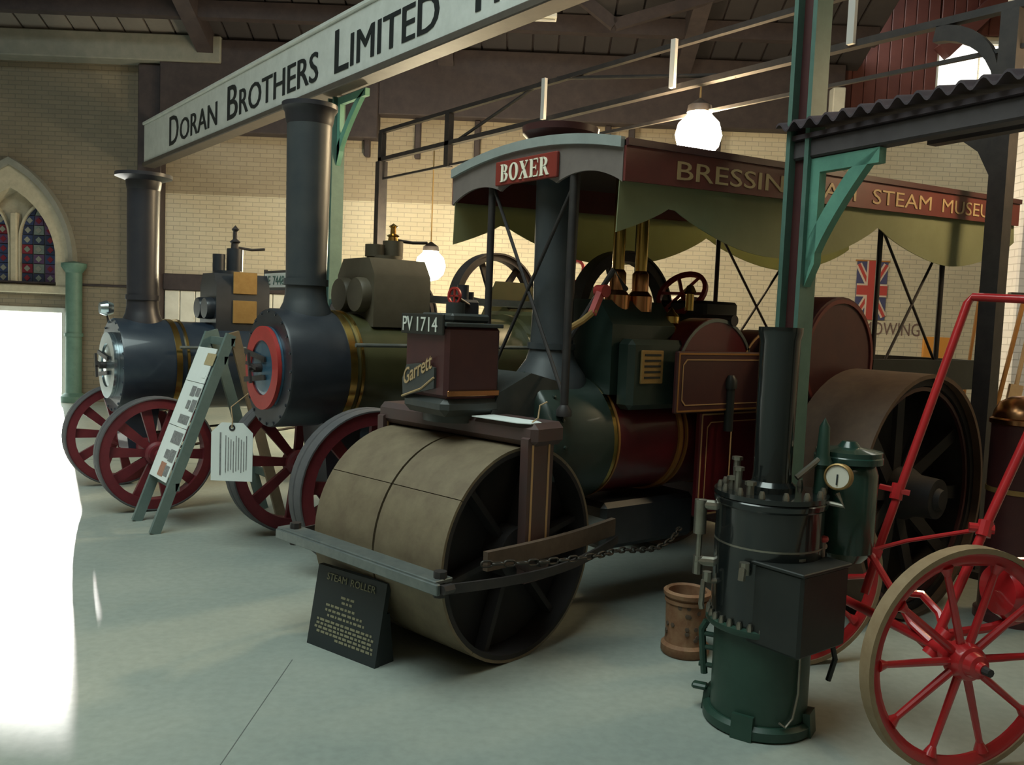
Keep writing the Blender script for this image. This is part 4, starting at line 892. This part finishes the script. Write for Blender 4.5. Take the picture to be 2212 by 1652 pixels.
# hanging paper tag in front of the black engine
tg = thing('paper_tag', 'white paper luggage-style tag hanging before the black engine front axle', 'tag', (2.18, 5.93, 0), WROT)
def tagpoly(w_, h_, c): return [(-w_/2, 0), (w_/2, 0), (w_/2, h_-c), (w_/2-c, h_), (-w_/2+c, h_), (-w_/2, h_-c)]
MB().prism(tagpoly(.29, .41, .07), (0, 0, .50), (1, 0, .0), (0, 0, 1), .004).build('tag_card', 'paper', tg)
m = MB(); m.ring((0, -.003, .875), (0, 1, 0), .022, .011, .004, 16); m.build('eyelet', 'iron', tg)
m = MB(); m.b2((-.085, -.0045, .54), (-.075, -.0028, .84)); 
for i in range(9): m.b2((-.045+i*.018, -.0045, .56+.01*(i % 3)), (-.040+i*.018, -.0028, .82-.013*(i % 4)))
m.build('lettering', 'print_grey', tg)
m = MB(); m.tube([(0, -.01, .875), (.005, -.012, .93), (-.01, .0, 1.02), (.02, .35, 1.10)], .004, 6); m.build('string', 'pale_wood', tg)
# flat tag lying on the roller fork
ft = thing('paper_tag', 'white paper tag lying flat on top of the roller fork', 'tag', (2.66, 3.42, 1.20), R(-82))
MB().prism([(-.19, -.075), (.13, -.075), (.19, -.04), (.19, .04), (.13, .075), (-.19, .075)], (0, 0, .004), (1, 0, 0), (0, 1, 0), .004).build('tag_card', 'paper', ft)
m = MB(); m.tube([(.16, 0, .006), (.19, .01, .03), (.18, .03, .09), (.21, .05, .11)], .004, 6); m.build('string', 'pale_wood', ft)
# black information board leaning at the roll
sg = thing('information_board', 'black board with faded gold lettering on the floor against the roll', 'sign', (1.905, 4.07, 0), math.atan2(3.62-4.11, 2.16-2.03))
W_ = .50; lean = .07
M_ = MB(); M_.add([(0, 0, 0), (W_, 0, 0), (W_, lean, .40), (0, lean, .40), (0, .03, 0), (W_, .03, 0), (W_, lean+.03, .40), (0, lean+.03, .40)], [[0, 1, 2, 3], [7, 6, 5, 4], [0, 4, 5, 1], [1, 5, 6, 2], [2, 6, 7, 3], [3, 7, 4, 0]]); M_.build('board', 'slate_board', sg)
for xx in (.012, W_-.012): MB().prism([(.03, 0), (.13, 0), (.095, .25), (.074, .25)], (xx, 0, 0), (0, 1, 0), (0, 0, 1), .02).build('prop', 'slate_board', sg)
ub = Vector((0, lean, .40)).normalized()
words_on('STEAM ROLLER', .035, Vector((.08, -.004, 0))+ub*.345, (1, 0, 0), ub, .36, 'faded_gold', sg, .002)
m = MB()
rows = [(.27, .20, .30), (.245, .21, .29), (.215, .10, .31), (.19, .10, .36), (.165, .12, .38), (.135, .05, .44), (.115, .05, .46), (.095, .04, .45), (.075, .06, .46), (.055, .20, .46)]
for l, a, b in rows:
    x = a
    while x < b:
        wd_ = random.uniform(.012, .035); o = ub*l
        m.add([Vector((x, -.002, 0))+o, Vector((min(x+wd_, b+.01), -.002, 0))+o, Vector((min(x+wd_, b+.01), -.002, 0))+o+ub*.012, Vector((x, -.002, 0))+o+ub*.012], [[0, 1, 2, 3]]); x += wd_+.008
lt = m.build('small_print', 'faded_gold', sg); lt['kind'] = 'stuff'

# ------------------------------------------------------------------ vertical boiler
vb = thing('vertical_boiler', 'small black and green vertical boiler with tall chimney in the foreground', 'boiler', (3.17, 2.22, 0))
MB().lathe([(.225, .0), (.235, .01), (.235, .045), (.215, .06), (.20, .06), (.19, .0)], (0, 0, 0), (0, 0, 1), 40).build('base_ring', 'boiler_green', vb)
MB().lathe([(.205, .05), (.205, .44), (.0, .44)], (0, 0, 0), (0, 0, 1), 40).build('firebox', 'boiler_green', vb)
for k in range(4):
    a = R(200+90*k); d = Vector((math.cos(a), math.sin(a), 0)); s_ = Vector((-d.y, d.x, 0))
    MB().bar(d*.225+UZ*.0, d*.215+UZ*.10, .09, .03, s_).build('foot', 'boiler_green', vb)
fl_ = MB().lathe([(.20, .435), (.24, .435), (.245, .445), (.245, .462), (.22, .468)], (0, 0, 0), (0, 0, 1), 40).build('flange', 'boiler_green', vb)
stud = MB().lathe([(.013, 0), (.013, .014), (.008, .03), (0, .03)], (0, 0, 0), (0, 0, 1), 6).mesh('stud', 'gunmetal')
for k in range(32):
    a = 2*PI*k/32; put('stud', stud, fl_, (.232*math.cos(a), .232*math.sin(a), .462))
MB().lathe([(.222, .462), (.225, .48), (.225, .955), (.235, .965), (.238, .985), (.228, 1.0), (.12, 1.01), (0, 1.01)], (0, 0, 0), (0, 0, 1), 48).build('boiler_shell', 'boiler_black', vb)
tp = MB().ring((0, 0, 1.005), (0, 0, 1), .238, .08, .02, 48).build('crown_plate', 'boiler_black', vb)
for k in range(14):
    a = 2*PI*k/14; put('stud', stud, tp, (.212*math.cos(a), .212*math.sin(a), 1.014))
m = MB(); m.lathe([(.10, 1.01), (.10, 1.04), (.083, 1.06), (.080, 1.10), (.084, 1.66), (.092, 1.69), (.092, 1.715), (.078, 1.715), (.07, 1.6)], (0, 0, 0), (0, 0, 1), 32); m.build('chimney', 'boiler_black', vb)
# water tank
tk = MB(); tk.b2((-.205, -.315, .41), (.125, -.055, .75), bev=.012); tko = tk.build('water_tank', 'tank_black', vb)
MB().b2((-.212, -.322, .742), (.132, -.050, .758), bev=.004).build('tank_lid', 'tank_black', tko)
MB().lathe([(.045, .758), (.05, .765), (.05, .775), (.0, .78)], (-.05, -.17, 0), (0, 0, 1), 20).build('filler_cap', 'gunmetal', tko)
# door, gauge glass and cocks round the shell
def polar(a, r_, z): a = R(a); return Vector((r_*math.cos(a), r_*math.sin(a), z))
m = MB()
for a in (128,):
    m.cyl(polar(a, .22, .93), polar(a, .30, .93), .022, n=10); m.cyl(polar(a, .29, .80), polar(a, .29, .95), .028, n=12); m.cyl(polar(a, .29, .66), polar(a, .29, .80), .014, n=10); m.cyl(polar(a, .22, .68), polar(a, .30, .68), .022, n=10); m.cyl(polar(a, .29, .62), polar(a, .29, .70), .022, n=10)
m.build('water_gauge', 'gunmetal', vb)
m = MB(); m.tube([polar(150, .22, .62), polar(150, .28, .62), polar(150, .285, .52), polar(150, .28, .50)], .013, 8); m.cyl(polar(150, .265, .62), polar(150, .265, .66), .02, n=8); m.build('drain_cock', 'gunmetal', vb)
m = MB(); m.tube([polar(195, .21, .72), polar(195, .27, .72), polar(195, .275, .68)], .016, 8); m.cyl(polar(195, .25, .70), polar(195, .25, .75), .022, n=8); m.build('try_cock', 'gunmetal', vb)
m = MB(); m.tube([polar(118, .24, .40), polar(118, .26, .36), polar(118, .25, .25), polar(118, .24, .16)], .016, 8)
for z in (.20, .28, .34): m.cyl(polar(118, .20, z), polar(118, .265, z), .012, n=8)
m.build('door_hinge', 'boiler_green', vb)
m = MB(); m.box(polar(118, .255, .10), (.07, .05, .025), Matrix.Rotation(R(118), 3, 'Z'), bev=.008); m.build('foot_lug', 'boiler_green', vb)
m = MB(); m.tube([polar(262, .212, .44), polar(262, .214, .20), polar(255, .218, .10), polar(245, .225, .07), polar(238, .226, .09)], .005, 6); m.build('wire', 'gunmetal', vb)
MB().ring((0, 0, .80), (0, 0, 1), .2265, .22, .008, 48).build('cladding_band', 'gunmetal', vb)
# fittings on the crown: safety valve, whistle lever, pressure gauge
m = MB()
for a, h in ((140, .05), (160, .10), (120, .04), (185, .05), (100, .12)): m.cyl(polar(a, .165, 1.01), polar(a, .165, 1.01+h), .016, n=10); m.cyl(polar(a, .165, 1.005+h), polar(a, .165, 1.02+h), .024, n=6)
m.build('crown_fitting', 'gunmetal', vb)
m = MB(); m.tube([polar(300, .10, 1.08), polar(315, .19, 1.16)], .014, 8); m.build('valve_lever', 'gunmetal', vb)
m = MB(); m.lathe([(.03, 1.01), (.03, 1.12), (.045, 1.14), (.028, 1.18), (.022, 1.30), (.0, 1.34)], polar(320, .21, 0), (0, 0, 1), 16); m.build('safety_valve', 'boiler_green', vb)
gp = polar(303, .265, 1.10); ga_ = Vector((-.95, -.25, .10)).normalized()
m = MB(); m.lathe([(0, -.03), (.056, -.03), (.056, .012), (.050, .016), (.048, .006), (0, .006)], gp, ga_, 28); gauge = m.build('pressure_gauge', 'brass_dull', vb)
MB().lathe([(.047, .0065), (.047, .009), (0, .009)], gp, ga_, 28).build('dial', 'gauge_face', gauge)
_, gu, gv = frame_of(ga_); MB().bar(gp+ga_*.012-gv*.01, gp+ga_*.012+gv*.034, .006, .003).build('pointer', 'sign_black', gauge)
m = MB(); m.tube([gp-UZ*.07, gp-UZ*.12-gu*.03, polar(303, .20, .99)], .012, 8); m.build('gauge_pipe', 'gunmetal', gauge)
# side vessel
sv = Vector((.345, -.145, .03))
ves = MB().lathe([(.0, .66), (.09, .675), (.128, .72), (.128, 1.06), (.115, 1.10), (.10, 1.115)], sv, (0, 0, 1), 36).build('side_vessel', 'vessel_green', vb)
MB().lathe([(.10, 1.11), (.145, 1.11), (.145, 1.135), (.14, 1.14), (.14, 1.16), (.05, 1.175), (.03, 1.20), (0, 1.20)], sv, (0, 0, 1), 36).build('vessel_cover', 'vessel_green', ves)
m = MB(); m.cyl(Vector((.12, -.08, .70)), sv+Vector((-.1, .04, .70)), .03); m.cyl(Vector((.12, -.08, .92)), sv+Vector((-.1, .04, .92)), .025); m.build('vessel_pipe', 'vessel_green', ves)
m = MB(); m.cyl((.19, -.20, .50), (.19, -.20, .62), .02); m.cyl((.135, -.20, .55), (.25, -.20, .55), .014); m.cyl((.19, -.2, .38), (.19, -.2, .5), .012); m.cyl((.16, -.2, .46), (.22, -.2, .46), .018); m.build('tank_cock', 'gunmetal', tko)
m = MB(); m.tube([(.2, -.21, .38), (.22, -.22, .30), (.21, -.2, .2)], .012, 8); m.build('tank_pipe', 'tank_black', tko)
m = MB(); m.cyl((.10, -.19, .76), (.10, -.19, .83), .02); m.cyl((.055, -.19, .80), (.13, -.19, .80), .014); m.build('stop_valve', 'gunmetal', tko); MB().lathe([(.0, .85), (.028, .845), (.032, .835), (.028, .825), (0, .825)], (.10, -.19, 0), (0, 0, 1), 16).build('valve_wheel', 'bright_red', tko)

# ------------------------------------------------------------------ rusty pot
rp = thing('rusty_pot', 'small rusty iron pot on the floor behind the vertical boiler', 'pot', (3.50, 2.92, 0))
MB().lathe([(.0, .0), (.115, .0), (.125, .015), (.125, .05), (.108, .065), (.104, .10), (.108, .22), (.110, .30), (.122, .31), (.124, .33), (.108, .34), (.098, .33), (.096, .10), (0, .09)], (0, 0, 0), (0, 0, 1), 36).build('body', 'rust_pot', rp)
m = MB()
for k in range(22):
    a = random.uniform(2.4, 5.6); z = random.uniform(.10, .27); m.lathe([(.012, -.002), (.012, .004), (.004, .005)], (.106*math.cos(a), .106*math.sin(a), z), (math.cos(a), math.sin(a), 0), 6)
sm = m.build('cast_pattern', 'wood_brown', rp); sm['kind'] = 'stuff'
MB().ring((0, 0, .285), (0, 0, 1), .116, .10, .018, 32).build('top_band', 'rust_pot', rp)

# ------------------------------------------------------------------ red hand cart
ct = thing('red_cart', 'bright red two-wheeled hand cart with tall handle at the lower right', 'cart', (3.46, 1.5, 0))
PSI = R(-23); axv = Vector((-math.sin(PSI), math.cos(PSI), 0)); T_ = 1.08
def cart_wheel(c):
    o = MB().lathe([(.405, -.018), (.428, -.022), (.428, .022), (.405, .018), (.385, .006), (.385, -.006)], (0, 0, 0), (0, 1, 0), 56, closed=True).build('wheel', 'cart_red', ct, c, PSI)
    MB().ring((0, 0, 0), (0, 1, 0), .45, .4285, .058, 64).build('tyre', 'tyre_tan', o)
    MB().lathe([(0, -.105), (.022, -.105), (.026, -.085), (.045, -.08), (.052, -.05), (.066, -.045), (.074, -.02), (.074, .03), (.05, .05), (.045, .09), (0, .09)], (0, 0, 0), (0, 1, 0), 28).build('hub', 'cart_red', o)
    MB().lathe([(0, -.135), (.016, -.135), (.018, -.105), (0, -.10)], (0, 0, 0), (0, 1, 0), 8).build('axle_cap', 'iron', o)
    mm = MB(); mm.cyl((.05, 0, 0), (.37, 0, 0), .017, .013, 10); mm.cyl((.355, 0, 0), (.392, 0, 0), .014, .028, 10); me = mm.mesh('spoke', 'cart_red')
    for k in range(10): put('spoke', me, o, rot=(0, 2*PI*(k+.02)/10, 0))
    return o
cart_wheel((0, 0, .45)); cart_wheel(Vector((0, 0, .45))+axv*T_)
MB().cyl(Vector((0, 0, .45)), Vector((0, 0, .45))+axv*T_, .022).build('axle', 'cart_red', ct)
def wpt(x, y, z): return Vector((x-3.46, y-1.5, z))
A0, A1 = wpt(3.68, 2.02, .50), wpt(4.12, 1.89, 1.89); B0, B1 = wpt(3.56, 1.66, .46), wpt(4.10, 1.40, 1.87)
mid = wpt(3.74, 1.58, .92)
MB().tube([wpt(3.70, 2.06, .52), wpt(3.79, 2.04, .78), A1-Vector((.01, 0, .03)), A1+Vector((0, -.02, 0)), (A1+B1)/2, B1+Vector((0, .02, 0)), B1-Vector((.01, 0, .03)), mid, B0], .019, 12).build('handle', 'cart_red', ct)
m = MB(); q = wpt(3.85, 2.02, .99); m.bar(q+Vector((-.03, .07, .01)), q+Vector((.02, -.05, -.005)), .035, .02); m.cyl(q-Vector((.01, 0, .04)), q+Vector((.01, 0, .03)), .028, n=10); m.build('handle_clip', 'cart_red', ct)
m = MB(); m.cyl(mid-Vector((.012, 0, .03)), mid+Vector((.012, 0, .03)), .030, n=10); m.cyl(mid+Vector((-.03, .05, 0)), mid+Vector((.02, -.03, 0)), .02, n=10); m.build('handle_clip', 'cart_red', ct)
rodA = wpt(3.55, 1.97, .76)
MB().tube([rodA, wpt(3.64, 1.85, .82), mid], .009, 8).build('cross_rod', 'cart_red', ct)
m = MB(); m.bar(rodA+Vector((-.03, .03, .02)), rodA+Vector((.04, -.03, -.01)), .04, .03); m.tube([rodA, wpt(3.57, 1.87, .62), wpt(3.55, 1.76, .50), wpt(3.52, 1.66, .46)], .016, 8); m.build('frame', 'cart_red', ct)
m = MB(); m.tube([wpt(3.60, 1.86, .60), wpt(3.66, 1.78, .60), wpt(3.66, 1.70, .54), wpt(3.57, 1.62, .47)], .018, 8); m.tube([wpt(3.58, 1.82, .55), wpt(3.57, 1.74, .44), wpt(3.55, 1.68, .42)], .016, 8); m.cyl(wpt(3.52, 1.66, .40), wpt(3.58, 1.62, .50), .035, n=12); m.build('axle_bracket', 'cart_red', ct)
m = MB(); m.lathe([(0, -.20), (.10, -.19), (.13, -.14), (.13, .14), (.10, .19), (0, .20)], wpt(3.98, 1.46, .66), (.9, -.42, 0), 28); m.build('tank', 'cart_red', ct)
m = MB(); m.tube([wpt(3.58, 1.62, .79), wpt(3.75, 1.50, .80), wpt(4.15, 1.30, .80)], .016, 8); m.build('frame_rail', 'cart_red', ct)
MB().tube([wpt(3.98, 1.46, .55), wpt(3.80, 1.55, .50), wpt(3.62, 1.70, .45)], .02, 8).build('frame_rail', 'cart_red', ct)

# ------------------------------------------------------------------ copper-topped boiler, tools and wall pieces
cb = thing('copper_boiler', 'dark upright boiler with polished copper dome at the right edge', 'boiler', (5.66, 2.20, 0))
MB().lathe([(.21, 0), (.21, .05), (.19, .06), (.185, 1.20)], (0, 0, 0), (0, 0, 1), 36).build('body', 'dark_maroon', cb)
MB().lathe([(.192, 1.195), (.20, 1.20), (.20, 1.225), (.185, 1.235), (.178, 1.27), (.15, 1.325), (.09, 1.36), (0, 1.372)], (0, 0, 0), (0, 0, 1), 36).build('dome', 'copper', cb)
m = MB(); m.ring((0, 0, .4), (0, 0, 1), .193, .18, .03, 36); m.ring((0, 0, .8), (0, 0, 1), .193, .18, .03, 36); m.build('hoop', 'brass_dull', cb)
def along(lat, dep, z): return rt0*lat + hf*dep + UZ*z
def tool(name, label, a, b, r_, mt, head=None):
    t = thing(name, label, 'tool', (a[0], a[1], 0), 0, 'long-handled tools leaning by the dark post'); o = Vector((a[0], a[1], 0))
    MB().tube([Vector(a)-o, Vector(b)-o], r_, 10).build('handle', mt, t); d = (Vector(b)-Vector(a)).normalized()
    if head == 'paddle': MB().bar(Vector(a)-o+d*.55, Vector(a)-o+d*1.35, .10, .03, rt0).build('blade', mt, t)
    if head == 'rake': MB().bar(Vector(b)-o-rt0*.12, Vector(b)-o+rt0*.12, .04, .05, UZ).build('head', 'iron', t)
tool('pole', 'orange wooden pole leaning against the dark post', along(3.55, 6.72, 0), along(3.85, 6.62, 2.04), .017, 'orange_wood', 'rake')
tool('paddle', 'pale wooden paddle leaning beside the orange pole', along(3.72, 6.75, .02), along(3.93, 6.68, 1.75), .016, 'pale_wood', 'paddle')
tool('pole', 'thin orange pole leaning behind the roller tender', along(3.75, 7.4, 0), along(3.98, 7.5, 2.15), .014, 'orange_wood')
# flag, painted word and orange notice on the far wall
fg = thing('wall_flag', 'small red and blue flag hung on the cream wall', 'flag', along(6.08, WD-.02, 1.95), WROT)
MB().b2((-.27, -.012, .0), (.25, 0, 1.0)).build('cloth', 'flag_blue', fg)
def fl_bar(a, b, w_, mt, k): MB().bar((a[0], -.014-k*.004, a[1]), (b[0], -.014-k*.004, b[1]), w_, .003, (b[1]-a[1], 0, -(b[0]-a[0]))).build('stripe', mt, fg)
fl_bar((-.25, .06), (.23, .94), .11, 'flag_white', 0); fl_bar((.23, .06), (-.25, .94), .11, 'flag_white', 1); fl_bar((-.25, .06), (.23, .94), .05, 'flag_red', 2); fl_bar((.23, .06), (-.25, .94), .05, 'flag_red', 3)
fl_bar((-.01, .0), (-.01, 1.0), .20, 'flag_white', 4); fl_bar((-.27, .5), (.25, .5), .22, 'flag_white', 5); fl_bar((-.01, .0), (-.01, 1.0), .15, 'flag_red', 6); fl_bar((-.27, .5), (.25, .5), .16, 'flag_red', 7)
MB().cyl((-.3, -.012, 1.0), (.28, -.012, 1.0), .014).build('rod', 'orange_wood', fg)
mw = letters('MOWING', .22, (0, -.004, 0), (1, 0, 0), (0, 0, 1), .98, .0)
tag(mw.build('wall_lettering', 'wall_letter', None, along(5.98, WD-.004, 1.70), WROT), 'dark painted word MOWING on the cream wall', 'lettering')
m = MB(); m.b2((0, -.05, 0), (.5, -.001, .45), bev=.01); tag(m.build('orange_notice', 'orange_sign', None, along(7.02, WD, 1.25), WROT), 'plain orange notice board on the wall behind the tender', 'sign')
